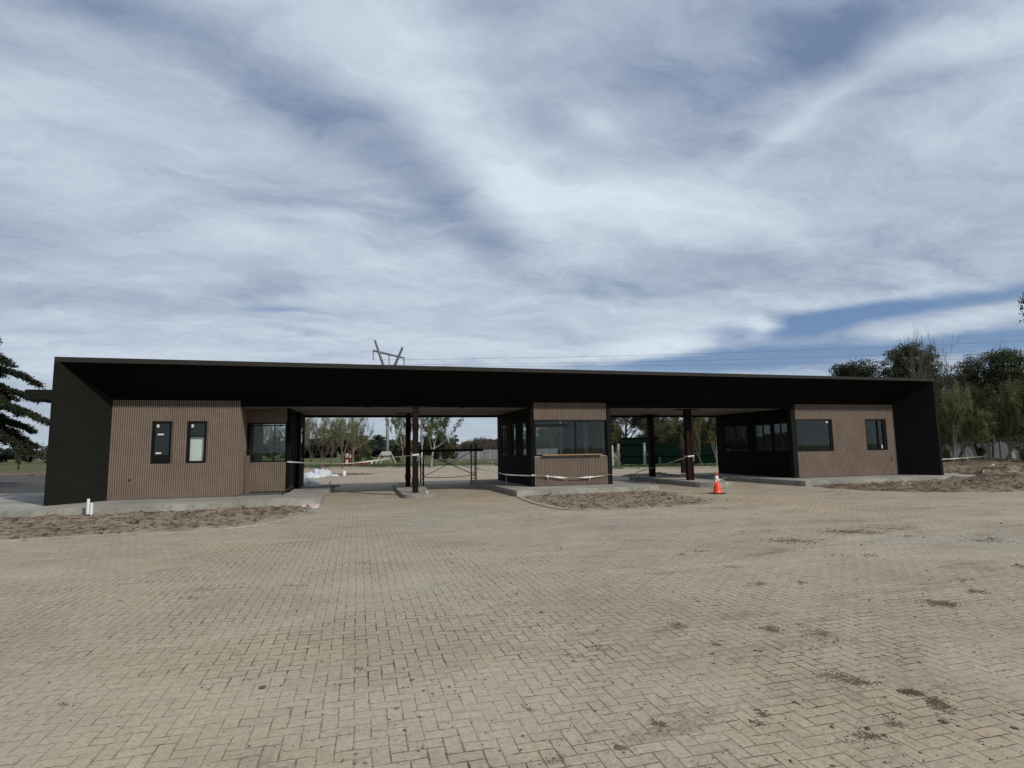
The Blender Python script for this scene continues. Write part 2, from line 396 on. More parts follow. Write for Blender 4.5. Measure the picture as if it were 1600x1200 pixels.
    # dirt dragged over the surface, specks and smears of soil, drifts of sand
    st = t.noise(t.mapping(P, rot=(0, 0, R(24)), sc=(.55, 1.5, 1)), .8, 9, .74, 1.0)
    east = t.rng(t.math('SUBTRACT', t.sep(P)[0], t.math('MULTIPLY', t.sep(P)[1], .15)), -1.5, 2.5, .0, .035)
    sm = t.math('MULTIPLY', t.rng(t.math('ADD', st, east), .575, .66), t.rng(fine, .38, .6, .25, 1))
    c = t.mix(t.math('MULTIPLY', sm, .66), c, (.135, .100, .068))
    vs_ = t.noise(P, 6.5, 8, .80, 1.2)
    c = t.mix(t.math('MULTIPLY', t.rng(t.math('ADD', vs_, east), .655, .70), .80), c, (.066, .047, .032))
    v3 = t.noise(t.vmath('ADD', P, (7, 2, 0)), 21, 5, .75, .5)
    c = t.mix(t.math('MULTIPLY', t.rng(t.math('ADD', v3, east), .64, .69), .85), c, (.060, .043, .030))
    smear = None
    for (sx, sy, sr) in STAINS:
        g_ = t.vmath('LENGTH', t.vmath('MULTIPLY', t.vmath('SUBTRACT', P, (sx, sy, 0)), (1/sr, (1.0 if sr < .3 else 2.4)/sr, 0)))
        g_ = t.math('EXPONENT', t.math('MULTIPLY', t.math('MULTIPLY', g_, g_), -1.0)); smear = g_ if smear is None else t.math('MAXIMUM', smear, g_)
    c = t.mix(t.math('MULTIPLY', t.rng(t.math('ADD', t.math('MULTIPLY', smear, .36), vs_), .78, .92), .75), c, (.105, .076, .052))
    sand = t.noise(t.mapping(P, loc=(5, 3, 0), sc=(.6, 1.4, 1)), .35, 7, .66, .8)
    c = t.mix(t.math('MULTIPLY', t.rng(sand, .50, .62), t.rng(fine, .3, .6, .65, .25)), c, (.445, .385, .295))
    t.l.new(c, b.inputs['Base Color']); b.inputs['Roughness'].default_value = .93; b.inputs['Specular IOR Level'].default_value = .2
    h = t.math('ADD', t.math('MULTIPLY', t.rng(d, 0.0, .09, smooth=True), 1.0), t.math('ADD', t.math('MULTIPLY', rb, .35), t.math('MULTIPLY', fine, .5)))
    t.l.new(t.bump(h, .55, .006), b.inputs['Normal'])
    return m
M_pav = paver_mat()

def ground_mat(name, c1, c2, c3, s1=.2, s2=2.0, bump=.6, stretch=(1, 1, 1), t1=(.4, .6), t2=(.5, .7)):
    m = bpy.data.materials.new(name); m.use_nodes = True; t = NT(m.node_tree); b = t.n['Principled BSDF']
    tc = t.new('ShaderNodeTexCoord'); P = t.mapping(tc.outputs['Object'], sc=stretch)
    a = t.noise(P, s1, 7, .65, .5); c = t.noise(P, s2, 7, .7, .3); f = t.noise(P, s2*9, 5, .7)
    k = t.mix(t.rng(a, *t1), c1, c2); k = t.mix(t.rng(c, *t2), k, c3)
    k = t.mix(t.math('MULTIPLY', t.rng(f, .4, .7), .45), k, tuple(x*.45 for x in c3))
    t.l.new(k, b.inputs['Base Color']); b.inputs['Roughness'].default_value = .95; b.inputs['Specular IOR Level'].default_value = .15
    t.l.new(t.bump(t.math('ADD', c, t.math('MULTIPLY', f, .4)), bump, .05), b.inputs['Normal'])
    return m
M_dirt = ground_mat('sandy_dirt', (.345, .290, .218), (.265, .208, .150), (.095, .062, .040), .9, 3.6, 1.0, t1=(.38, .6), t2=(.50, .60))
M_dirt2 = ground_mat('mixed_dirt', (.30, .245, .18), (.20, .148, .100), (.085, .056, .036), .5, 2.6, 1.0, t1=(.36, .58), t2=(.47, .58))
M_soil = ground_mat('dark_soil', (.155, .108, .072), (.095, .062, .040), (.24, .19, .135), .6, 3.0, 1.0)
M_field = ground_mat('field_grass', (.062, .092, .022), (.105, .110, .045), (.185, .150, .100), .055, .25, .8, stretch=(.5, 1.3, 1), t1=(.38, .62), t2=(.56, .70))
M_asph = ground_mat('old_asphalt', (.062, .062, .060), (.085, .083, .078), (.115, .105, .090), .3, 2.0, .3)

def leaf_mat(name, c1, c2, rough=.6, trans=.25):
    m = bpy.data.materials.new(name); m.use_nodes = True; t = NT(m.node_tree); b = t.n['Principled BSDF']
    g = t.new('ShaderNodeNewGeometry'); tc = t.new('ShaderNodeTexCoord')
    f = t.math('ADD', t.math('MULTIPLY', g.outputs['Random Per Island'], .6), t.math('MULTIPLY', t.noise(tc.outputs['Object'], .9, 3, .6), .5))
    oi = t.new('ShaderNodeObjectInfo'); f = t.math('ADD', f, t.math('MULTIPLY', t.math('SUBTRACT', oi.outputs['Random'], .5), .35))
    k = t.mix(t.rng(f, .15, .95), c1, c2); t.l.new(k, b.inputs['Base Color']); b.inputs['Roughness'].default_value = rough; b.inputs['Specular IOR Level'].default_value = .25
    if trans:
        o = t.n['Material Output']; tl = t.new('ShaderNodeBsdfTranslucent'); t.l.new(k, tl.inputs[0]); mx = t.new('ShaderNodeMixShader'); mx.inputs[0].default_value = trans
        t.l.new(b.outputs[0], mx.inputs[1]); t.l.new(tl.outputs[0], mx.inputs[2]); t.l.new(mx.outputs[0], o.inputs[0])
    return m
L_spring = leaf_mat('spring_leaves', (.110, .125, .055), (.270, .275, .140))
L_olive = leaf_mat('olive_leaves', (.055, .070, .022), (.135, .145, .055))
L_willow = leaf_mat('willow_leaves', (.075, .082, .030), (.180, .180, .075))
L_dark = leaf_mat('dark_evergreen_leaves', (.024, .031, .015), (.092, .100, .042))
L_conif = leaf_mat('conifer_needles', (.007, .012, .005), (.026, .034, .014), trans=.1)
L_brown = leaf_mat('bare_twig_haze', (.065, .055, .045), (.140, .118, .095))
L_far = leaf_mat('far_pine_leaves', (.030, .040, .034), (.060, .070, .060), trans=.1)
L_grass = leaf_mat('grass_blades', (.045, .075, .015), (.110, .140, .040))
M_bark = mat('tree_bark', (.115, .095, .075), .9, .35, 3, bump=.6, bscale=20)
M_greybark = mat('grey_brown_bark', (.17, .15, .115), .9, .3, 3, bump=.5, bscale=20)
M_palebark = mat('pale_bark', (.30, .285, .25), .9, .3, 3, bump=.5, bscale=20)

# ================================================================== THE SETTING
def struct(o): o['kind'] = 'structure'; return o
# one sheet to the horizon
def sheet(name, poly, z, mt, kind='structure'):
    b = MB(); b.face([(x, y, z) for x, y in poly]); o = b.build(name, mt); o['kind'] = kind; return o
# ground reaching the horizon: gently uneven soil and grass beyond the paving
bm = MB(); N = 48; rings = [0, 15, 30, 45, 60, 90, 140, 220, 400, 800, 1600, 3000]
for ri, r_ in enumerate(rings):
    for k in range(N):
        a = 2*math.pi*k/N; x, y = r_*math.cos(a)+8, r_*math.sin(a)+20
        h = -.035 if r_ < 100 else -.035+.5*noise.noise(Vector((x*.01, y*.01, 0)))*min(1, (r_-90)/100)-.2*min(1, (r_-90)/60)
        bm.v.append((x, y, h))
for ri in range(len(rings)-1):
    for k in range(N):
        k2 = (k+1) % N; bm.f.append((ri*N+k, ri*N+k2, (ri+1)*N+k2, (ri+1)*N+k) if ri else (k, N+k2, N+k))
bm.f = [f if len(f) == 4 else (0, f[1], f[2]) if False else (f[0], f[2], f[1]) for f in bm.f]
g = bm.build('ground', M_field); struct(g)
# paved plaza, passages and the road behind the building
kerbl = [(-12, 68.2), (-4, 66.8), (0.1, 64.2), (3, 60.6), (7.5, 58.0), (13.5, 57.4), (16.5, 50), (19.8, 41.2), (26.6, 39.0), (36, 37.8)]
pav = [(-45, -14), (60, -14), (60, 28.6), (36, 28.6)]+list(reversed(kerbl))+[(-12, 28.6), (-45, 28.6)]
sheet('plaza_paving', pav, 0.0, M_pav)
sheet('asphalt_road', [(-75, 29.6), (-12.02, 27.8), (-12.02, 61), (-90, 61)], .006, M_asph)
kb = MB(); 
for (x0, y0), (x1, y1) in zip(kerbl[:-1], kerbl[1:]):
    d = Vector((x1-x0, y1-y0, 0)); nrm = Vector((-d.y, d.x, 0)).normalized()*.16
    kb.prism([(x0, y0), (x1, y1), (x1+nrm.x, y1+nrm.y), (x0+nrm.x, y0+nrm.y)], -.03, .13)
struct(kb.build('kerb', M_conc))

# dirt beds: lumpy sheets whose edges feather into the paving
def dirt_bed(name, poly, res, mt, hgt=.06, base=.0, lump=1.0, mounds=(), seed=0, feather=.35):
    xs = [p[0] for p in poly]; ys = [p[1] for p in poly]
    X = np.arange(min(xs)-.1, max(xs)+.1+res, res); Y = np.arange(min(ys)-.1, max(ys)+.1+res, res)
    n = len(poly); idx = {}; V = []; Fc = []
    P = [Vector((p[0], p[1], 0)) for p in poly]
    D = np.zeros((len(X), len(Y)))
    gx, gy = np.meshgrid(X, Y, indexing='ij'); inside = np.zeros_like(gx, bool); dist = np.full_like(gx, 1e9)
    for k in range(n):
        x0, y0 = poly[k]; x1, y1 = poly[(k+1) % n]
        c = ((y0 > gy) != (y1 > gy)) & (gx < (x1-x0)*(gy-y0)/((y1-y0) or 1e-9)+x0); inside ^= c
        L2 = (x1-x0)**2+(y1-y0)**2; t_ = np.clip(((gx-x0)*(x1-x0)+(gy-y0)*(y1-y0))/L2, 0, 1)
        dist = np.minimum(dist, np.hypot(gx-x0-t_*(x1-x0), gy-y0-t_*(y1-y0)))
    sd = np.where(inside, dist, -dist)
    for i in range(len(X)):
        for j in range(len(Y)):
            x, y = X[i], Y[j]; s_ = sd[i, j]+.10*noise.noise(Vector((x*2.3, y*2.3, seed)))
            if s_ < -.12: idx[i, j] = None; continue
            e = max(0, min(1, s_/feather)); e = e*e*(3-2*e)
            q = Vector((x, y, seed*7.3))
            z = .5*noise.fractal(q*1.1, 1, 2, 4)+.75*abs(noise.fractal(q*4.2, .9, 2, 3))+.7*max(0, noise.noise(q*9))
            z = base-.035+e*(.035+hgt*(.35+lump*z))
            for (mx, my, mr, mh) in mounds:
                g_ = math.exp(-((x-mx)**2+(y-my)**2)/(mr*mr)); z += mh*g_*(1+.5*noise.fractal(q*2.6, .8, 2, 4))
            idx[i, j] = len(V); V.append((x, y, z))
    for i in range(len(X)-1):
        for j in range(len(Y)-1):
            q = [idx[i, j], idx[i+1, j], idx[i+1, j+1], idx[i, j+1]]
            if None not in q: Fc.append(tuple(q))
    b = MB(); b.v = V; b.f = Fc; o = b.build(name, mt, smooth=True); struct(o); return o
dirt_bed('dirt_bed', [(-22, 13.2), (-9, 13.85), (-6.8, 13.95), (-5.4, 14.02), (-3.4, 14.05), (-2.4, 14.6), (-1.75, 15.6), (-1.38, 16.6), (-1.22, 18.2), (-1.15, 19.2), (-22, 19.2)], .075, M_dirt, .058, seed=1)
dirt_bed('dirt_bed', [(5.42, 19.85), (5.34, 18.6), (5.28, 16.6), (5.5, 15.2), (6.2, 14.55), (7.4, 14.4), (8.8, 14.45), (10.1, 14.8), (10.55, 15.9), (10.75, 17.4), (10.86, 19.85)], .06, M_dirt, .060, seed=2)
dirt_bed('dirt_bed', [(17.5, 19.65), (17.1, 18.4), (17.4, 16.6), (18.6, 15.3), (20.5, 14.4), (23.0, 14.2), (26, 14.6), (34, 15.2), (34, 27.5), (26.7, 27.5), (26.7, 19.65)], .11, M_dirt2, .10,
         mounds=((24.9, 18.9, .8, .10), (27.4, 19.2, 1.1, .30), (28.9, 19.9, 1.5, .34), (31.5, 20.6, 1.8, .30), (28.2, 22.3, 1.4, .22), (30.5, 24.0, 1.6, .30)), seed=3)
dirt_bed('soil_bank', [(26.8, 27.7), (42, 26.5), (60, 27), (60, 36), (36, 37.6), (29, 35.4), (26, 31.5)], .3, M_soil, .16, mounds=((31, 28.5, 1.4, .30), (36, 30, 2, .25), (42, 31, 2, .2)), seed=4, feather=.6)
dirt_bed('soil_strip', [(-45, 26.9), (-12.0, 25.9), (-9.9, 26.9), (-9.9, 29.8), (-14, 30.4), (-45, 32.6)], .25, M_dirt, .07, seed=5, feather=.5)
dirt_bed('soil_strip', [(-90, 60.4), (-12.2, 60.4), (-8, 66.5), (-12, 71), (-90, 74)], .6, M_soil, .25, seed=6, feather=1.2)
dirt_bed('sand_bed', [(14.4, 28.3), (17.4, 28.2), (18.3, 31.4), (16.4, 33.2), (14.6, 31.2)], .12, M_soil, .08, mounds=((16.2, 29.3, .9, .16),), seed=8)

# slabs and islands
def rounded(x0, x1, y0, y1, r, seg=6, corners=(1, 1, 1, 1)):
    pts = []
    for (cx, cy, a0, on) in ((x0+r, y0+r, 180, corners[0]), (x1-r, y0+r, 270, corners[1]), (x1-r, y1-r, 0, corners[2]), (x0+r, y1-r, 90, corners[3])):
        if on: pts += [(cx+r*math.cos(R(a0+90*k/seg)), cy+r*math.sin(R(a0+90*k/seg))) for k in range(seg+1)]
        else: pts.append({180: (x0, y0), 270: (x1, y0), 0: (x1, y1), 90: (x0, y1)}[a0])
    return pts
def slab(name, poly, z1, bevel=.012):
    b = bmesh.new(); vb = [b.verts.new((x, y, -.06)) for x, y in poly]; vt = [b.verts.new((x, y, z1)) for x, y in poly]
    n = len(poly); b.faces.new(list(reversed(vb))); top = b.faces.new(vt)
    for i in range(n): b.faces.new((vb[i], vb[(i+1) % n], vt[(i+1) % n], vt[i]))
    bmesh.ops.bevel(b, geom=list(top.edges), offset=bevel, segments=2, affect='EDGES')
    mb = MB(); mb.addbm(b); return struct(mb.build(name, M_conc))
slab('concrete_slab', [(-17, 18.75), (-1.12, 19.05), (-1.0, 27.6), (-17, 27.6)], .20)
slab('concrete_slab', [(5.40, 19.72), (10.93, 19.74), (10.93, 28.0), (5.3, 28.0)], .20)
slab('concrete_slab', [(17.34, 19.55), (27.9, 19.8), (27.9, 28.2), (16.95, 28.2)], .20)
slab('traffic_island', rounded(1.56, 2.68, 20.55, 27.9, .42, corners=(1, 1, 1, 1)), .13)
slab('traffic_island', [(13.42, 20.9), (13.8, 20.55), (14.5, 20.55), (14.95, 20.9), (14.95, 27.2), (13.38, 27.2)], .20)
# flush concrete edging across the passage mouth and round the dirt beds
def edging(pts, wd, z1):
    b = MB()
    P = [Vector((x, y, 0)) for x, y in pts]; L, Rr = [], []
    for i, p in enumerate(P):
        d = (P[min(i+1, len(P)-1)]-P[max(0, i-1)]).normalized(); n_ = Vector((-d.y, d.x, 0))*wd/2; L.append(p+n_); Rr.append(p-n_)
    k = len(b.v)
    for l_, r_ in zip(L, Rr): b.v += [(l_.x, l_.y, z1), (r_.x, r_.y, z1), (l_.x, l_.y, -.02), (r_.x, r_.y, -.02)]
    for i in range(len(P)-1):
        a = k+4*i; c = a+4; b.f += [(a+1, c+1, c, a), (a+3, c+3, c+1, a+1), (a, c, c+2, a+2)]
    return struct(b.build('concrete_edging', M_conc))
def smooth(pts, n=6):
    P = [Vector((*p, 0)) if len(p) == 2 else Vector(p) for p in pts]; o_ = []
    for i in range(len(P)-1):
        p0, p1, p2, p3 = P[max(i-1, 0)], P[i], P[i+1], P[min(i+2, len(P)-1)]
        for k in range(n):
            t_ = k/n; o_.append(.5*((2*p1)+(p2-p0)*t_+(2*p0-5*p1+4*p2-p3)*t_*t_+(3*p1-3*p2-p0+p3)*t_**3))
    return o_+[P[-1]]
s2 = lambda pts: [(p.x, p.y) for p in smooth(pts)]
edging(s2([(-6.4, 13.78), (-4.4, 13.85), (-3.2, 13.95), (-2.3, 14.5), (-1.66, 15.55), (-1.30, 16.7), (-1.15, 18.2)]), .10, .022)
edging(s2([(5.38, 19.5), (5.25, 18.2), (5.2, 16.6), (5.42, 15.1), (6.15, 14.45), (7.4, 14.28), (8.8, 14.33), (10.2, 14.7)]), .09, .03)
edging([(-1.15, 14.05), (0.6, 14.08), (2.2, 14.22), (5.0, 14.6)], .07, .010)

# ================================================================== THE GATEHOUSE
ZB = .2; YP = 21.6; YB = 27.2; YF = 20.25
gh = empty('gatehouse', (8, 24, 0), 'long low black gatehouse with brown fluted booths under one sloping roof, forming two drive-through passages', 'gatehouse')
def cells(x0, x1, z0, z1, ops):
    xs = sorted({x0, x1, *[min(max(v, x0), x1) for o_ in ops for v in o_[:2]]}); zs = sorted({z0, z1, *[min(max(v, z0), z1) for o_ in ops for v in o_[2:4]]})
    solid = lambda i, j: 0 <= i < len(xs)-1 and 0 <= j < len(zs)-1 and not any(o_[0] < (xs[i]+xs[i+1])/2 < o_[1] and o_[2] < (zs[j]+zs[j+1])/2 < o_[3] for o_ in ops)
    return xs, zs, solid
def wall(b, axis, c0, c1, a0, a1, z0, z1, ops=()):
    """wall slab with rectangular openings: axis 'y' runs along X (thick in Y), axis 'x' runs along Y (thick in X)"""
    xs, zs, solid = cells(a0, a1, z0, z1, ops)
    P = (lambda a, c, z: (a, c, z)) if axis == 'y' else (lambda a, c, z: (c, a, z))
    for i in range(len(xs)-1):
        for j in range(len(zs)-1):
            if not solid(i, j): continue
            xa, xb, za, zb = xs[i], xs[i+1], zs[j], zs[j+1]
            b.face([P(xa, c0, za), P(xb, c0, za), P(xb, c0, zb), P(xa, c0, zb)]); b.face([P(xb, c1, za), P(xa, c1, za), P(xa, c1, zb), P(xb, c1, zb)])
            if not solid(i-1, j): b.face([P(xa, c1, za), P(xa, c0, za), P(xa, c0, zb), P(xa, c1, zb)])
            if not solid(i+1, j): b.face([P(xb, c0, za), P(xb, c1, za), P(xb, c1, zb), P(xb, c0, zb)])
            if not solid(i, j-1): b.face([P(xa, c1, za), P(xb, c1, za), P(xb, c0, za), P(xa, c0, za)])
            if not solid(i, j+1): b.face([P(xa, c0, zb), P(xb, c0, zb), P(xb, c1, zb), P(xa, c1, zb)])
    return b
def wobj(name, mt, *a, **k): return wall(MB(), *a, **k).build(name, mt, gh)
def fluted(x0, x1, z0, z1, y, ops=(), pitch=.066, dp=.014, bm_=None):
    """fluted cladding: a backing board and raised ribs, both broken at the openings"""
    back = wall(MB(), 'y', y, y+.03, x0, x1, z0, z1, ops).build('cladding_backing', bm_ or M_groove, gh)
    b = MB(); n = max(1, round((x1-x0)/pitch)); p = (x1-x0)/n
    for i in range(n):
        xa = x0+i*p+.012; xb = x0+(i+1)*p-.012; xm = (xa+xb)/2
        cuts = [(z0, z1)]
        for o_ in ops:
            if o_[0]-.005 < xb and xa < o_[1]+.005:
                nc = []
                for (a, c) in cuts:
                    if o_[2] > a: nc.append((a, min(c, o_[2])))
                    if o_[3] < c: nc.append((max(a, o_[3]), c))
                cuts = [q for q in nc if q[1]-q[0] > .01]
        for (a, c) in cuts:
            e = .006; pr = [(xa, y), (xa+e, y-dp), (xb-e, y-dp), (xb, y)]; k = len(b.v)
            b.v += [(px_, py_, a) for px_, py_ in pr]+[(px_, py_, c) for px_, py_ in pr]
            b.f += [(k, k+1, k+5, k+4), (k+1, k+2, k+6, k+5), (k+2, k+3, k+7, k+6), (k+3, k+2, k+1, k), (k+4, k+5, k+6, k+7)]
    return b.build('cladding', M_clad, gh)
def window(axis, c, a0, a1, z0, z1, mull=(), fw=.05, depth=.06, rail=None, sticker=(), label=None):
    """aluminium frame in an opening + glass; c is the outer face coordinate, depth goes inwards (+)"""
    P = lambda a, b_, c_, d_: (a, b_)
    fr = MB()
    def bx(aa, ab, za, zb, da=0, db=1):
        ca, cb = sorted((c+depth*da, c+depth*db))
        if axis == 'y': fr.box(aa, ab, ca, cb, za, zb)
        else: fr.box(ca, cb, aa, ab, za, zb)
    bx(a0, a0+fw, z0, z1); bx(a1-fw, a1, z0, z1); bx(a0+fw, a1-fw, z0, z0+fw); bx(a0+fw, a1-fw, z1-fw, z1)
    for q in mull: bx(q-fw*.5, q+fw*.5, z0+fw, z1-fw, .1, .9)
    if rail: bx(a0+fw, a1-fw, rail-.02, rail+.02, .15, .85)
    f = fr.build('window', M_frame, gh)
    if label: f['label'] = label
    edges = [a0+fw]+[v for q in mull for v in (q-fw*.5, q+fw*.5)]+[a1-fw]
    for i in range(0, len(edges), 2):
        g_ = MB(); ca = c+depth*.5-.003; cb = ca+.006
        if axis == 'y': g_.box(edges[i], edges[i+1], ca, cb, z0+fw, z1-fw)
        else: g_.box(ca, cb, edges[i], edges[i+1], z0+fw, z1-fw)
        g_.build('pane', M_glass, f)
    for (sa, sz, w_, h_) in sticker:
        s_ = MB(); s_.box(sa-w_/2, sa+w_/2, c+depth*.5-.008, c+depth*.5-.005, sz-h_/2, sz+h_/2); s_.build('paper_sticker', M_paper, f)
    return f
# flared fin walls
def fin(xo, xi, xb, xbo):
    b = MB(); A0, A1, B1, B0 = (xo, YF), (xi, YF), (xb, YP), (xbo, YP+.06); zt = 4.44 if xo > 0 else 4.50
    b.face([(*A0, ZB), (*A1, ZB), (*A1, zt), (*A0, zt)]); b.face([(*A1, ZB), (*B1, ZB), (*B1, 3.47), (*A1, zt)])
    b.face([(*A0, ZB), (*A0, zt), (*B0, zt), (*B0, ZB)]); b.face([(*B1, ZB), (xb, YB, ZB), (xb, YB, 3.30), (*B1, 3.30)])
    b.face([(*B0, ZB), (*B0, zt), (xbo, YB, 4.18), (xbo, YB, ZB)]); b.face([(xb, YB, ZB), (xbo, YB, ZB), (xbo, YB, 3.3), (xb, YB, 3.3)])
    b.face([(*A0, zt), (*A1, zt), (*B1, 3.47), (*B0, zt)][::1]); return b
b = fin(-8.93, -8.80, -7.80, -8.05)
o = b.build('side_wall', M_blackplaster, gh); o['label'] = 'flared dark plaster end wall, the sunlit one beside the two narrow windows'
b = fin(25.40, 25.27, 24.35, 24.62)
b.build('side_wall', M_blackplaster, gh)
# roof: sharp front fascia, sloping soffit, flat top
XL0, XR0, XL1, XR1 = -8.93, 25.40, -7.8, 24.35
def roofz(x): return 4.655-.0028*(x+9)
b = MB(); b.face([(XL0, YF, 4.50), (XR0, YF, 4.44), (XR0, YF, roofz(XR0)), (XL0, YF, roofz(XL0))])
b.face([(XL0, YF+.05, 4.50), (XL0, YF+.05, roofz(XL0)), (XR0, YF+.05, roofz(XR0)), (XR0, YF+.05, 4.44)])
b.face([(XL0, YF, roofz(XL0)), (XR0, YF, roofz(XR0)), (XR0, YF+.05, roofz(XR0)), (XL0, YF+.05, roofz(XL0))])
b.face([(XL0, YF, 4.50), (XL0, YF, 4.655), (XL1-.25, YP+.06, 4.655), (XL1-.25, YP+.06, 4.50)])
b.face([(XR0, YF, roofz(XR0)), (XR0, YF, 4.44), (XR1+.27, YP+.06, 4.44), (XR1+.27, YP+.06, roofz(XR1))])
b.build('fascia', M_fascia, gh)
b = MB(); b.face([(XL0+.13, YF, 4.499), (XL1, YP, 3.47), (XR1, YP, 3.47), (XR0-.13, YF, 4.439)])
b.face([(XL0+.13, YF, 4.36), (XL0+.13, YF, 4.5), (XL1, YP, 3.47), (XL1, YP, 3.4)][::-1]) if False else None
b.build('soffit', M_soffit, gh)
b = MB(); b.face([(XL0, YF+.05, roofz(XL0)-.01), (XR0, YF+.05, roofz(XR0)-.01), (XR1+.27, YP+.06, 4.55), (XR1+.27, YB+.1, 4.2), (XL1-.25, YB+.1, 4.2), (XL1-.25, YP+.06, 4.6)])
b.face([(XL1-.25, YB+.1, 3.20), (XL1-.25, YB+.1, 4.2), (XR1+.27, YB+.1, 4.2), (XR1+.27, YB+.1, 3.20)])
b.face([(XL1-.25, YP+.06, 4.36), (XL1-.25, YP+.06, 4.6), (XL1-.25, YB+.1, 4.2), (XL1-.25, YB+.1, 3.2), (XL1-.25, YP+.06, 3.2)])
b.face([(XR1+.27, YP+.06, 3.2), (XR1+.27, YB+.1, 3.2), (XR1+.27, YB+.1, 4.2), (XR1+.27, YP+.06, 4.55)])
b.build('roof', M_fascia, gh)
b = MB(); b.box(XL1, XR1, YP+.0, YP+.16, 3.27, 3.55); b.build('front_beam', M_soffit, gh)
b = MB(); b.box(XL1, XR1, YB-.10, YB+.09, 3.20, 3.55); b.build('rear_beam', M_soffit, gh)
b = MB(); b.box(XL1, XR1, YP+.16, YB-.10, 3.29, 3.35); b.build('ceiling', M_ceiling, gh)
for (px_, Y_) in ((575, 22.1), (722, 22.1), (1012, 22.1), (700, 24.5), (560, 24.5)):
    p = at(px_, 640, Y_); MB((p.x, Y_, 3.285)).lathe([(.085, -.014), (.10, -.010), (.10, 0)], (p.x, Y_, 3.285), 16).build('ceiling_lamp', M_frame, gh)
b = MB(); b.box(-10.45, -8.06, 22.0, 27.0, 3.5, 3.82); b.build('side_canopy', M_blackplaster, gh)

# left booth -----------------------------------------------------------------
W1, W2 = (-6.61, -6.02, 1.35, 2.76), (-5.56, -4.96, 1.35, 2.76)
fluted(-7.80, -3.93, ZB+.03, 3.46, YP, [W1, W2])
wobj('wall', M_inside, 'y', YP+.032, YP+.18, -7.78, -4.06, ZB, 3.27, [W1, W2])
window('y', YP+.02, *W1, fw=.075, depth=.08, rail=None, sticker=((-6.45, 2.60, .07, .10), (-6.36, 2.32, .19, .05), (-6.40, 1.70, .17, .05)))
f = window('y', YP+.02, *W2, fw=.075, depth=.08, rail=2.25, sticker=((-5.41, 2.60, .07, .10),), label='narrow window with a pale board behind most of its glass')
MB().box(-5.47, -5.04, YP+.12, YP+.14, 1.42, 2.24).build('pale_board', M_paleboard, f)
b = MB(); b.lathe([(.035, -.004), (.035, .002)], (0, 0, 0), 14); o = b.build('pipe_hole', M_rubber, gh); o.rotation_euler = (R(90), 0, 0); o.location = Vector((-7.17, YP-.021, .84))-gh.location
# return wall with cladding, recess front and passage wall
b = MB(); b.box(-3.93-.03, -3.93, YP+.03, 22.9, ZB+.03, 3.27)
for i in range(19):
    ya = YP+.035+i*.066; b.box(-3.93, -3.915, ya+.012, ya+.054, ZB+.03, 3.27)
b.build('return_cladding', M_clad, gh)
WR = (-3.86, -2.56, 1.33, 2.76)
fluted(-3.915, -2.55, ZB+.06, 1.32, 22.9); fluted(-3.915, -2.55, 2.77, 3.27, 22.9)
MB().box(-3.915, -3.862, 22.885, 22.925, 1.32, 2.77).build('window_jamb', M_frame, gh)
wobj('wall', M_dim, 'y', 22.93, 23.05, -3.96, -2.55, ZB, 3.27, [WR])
window('y', 22.92, *WR, fw=.045, depth=.08, mull=(), rail=2.66)
DR = (23.9, 24.75, ZB+.02, 2.55)
wall(MB(), 'x', -2.55, -2.42, 22.88, 25.0, ZB, 3.29, [(23.35, 23.8, 1.35, 2.7)]).build('passage_wall', M_darkwall, gh)
wall(MB(), 'x', -2.40, -2.28, 25.0, YB, ZB, 3.29, [(25.6, 26.8, 1.35, 2.7)]).build('passage_wall', M_darkwall, gh)
window('x', -2.43, 23.35, 23.8, 1.35, 2.7, depth=-.06, fw=.04); window('x', -2.29, 25.6, 26.8, 1.35, 2.7, depth=-.06, fw=.05)
wobj('wall', M_inside, 'y', YB-.12, YB-.001, -7.8, -2.41, ZB, 3.20, [(-5.15, -2.62, .9, 3.0)])
window('y', YB-.09, -5.15, -2.62, .9, 3.0, mull=(-3.52,), depth=.06, fw=.05)
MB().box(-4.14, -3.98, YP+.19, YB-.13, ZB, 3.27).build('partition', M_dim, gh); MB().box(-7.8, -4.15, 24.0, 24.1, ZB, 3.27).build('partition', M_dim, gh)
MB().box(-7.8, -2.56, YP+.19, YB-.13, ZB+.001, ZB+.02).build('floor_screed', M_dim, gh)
# ceiling edge trim seen in the recess
MB().box(-3.90, -2.56, 22.02, 22.06, 3.22, 3.265).build('ceiling_trim', M_ceiling, gh)

# middle booth -----------------------------------------------------------------
WM = (6.64, 9.70, 1.36, 2.77)
fluted(6.64, 9.72, ZB+.02, 1.33, YP); fluted(6.64, 9.72, 2.79, 3.46, YP)
wobj('wall', M_inside, 'y', YP+.04, YP+.18, 6.66, 9.70, ZB, 3.27, [(6.6, 9.75, 1.36, 2.77)])
MB().box(6.50, 6.637, YP-.03, YP+.2, ZB, 3.40).build('corner_post', M_darkwall, gh)
MB().box(9.725, 9.90, YP-.03, YP+.2, ZB, 3.40).build('corner_post', M_blackplaster, gh)
wf = window('y', YP+.03, 6.66, 9.70, 1.36, 2.77, mull=(8.40,), fw=.05, depth=.09, sticker=((6.86, 2.58, .11, .07),))
b = MB(); b.box(6.66, 8.1, YP+.045, YP+.10, 2.52, 2.62); b.build('blind_box', M_frame, wf)
MB().bevbox(6.95, 9.45, YP-.14, YP+.24, 1.38, 1.42, .006).build('timber_counter', M_wood, gh)
SW = [(25.5, 26.5, 1.37, 2.74), (23.95, 24.5, 1.37, 2.76), (22.3, 23.05, 1.37, 2.74)]
wobj('passage_wall', M_darkwall, 'x', 6.52, 6.64, YP+.2, YB, ZB, 3.29, SW)
for q in SW: window('x', 6.54, q[0], q[1], q[2], q[3], depth=.06, fw=.07 if q[0] < 25 else .10, mull=(26.05,) if q[0] > 25 else ())
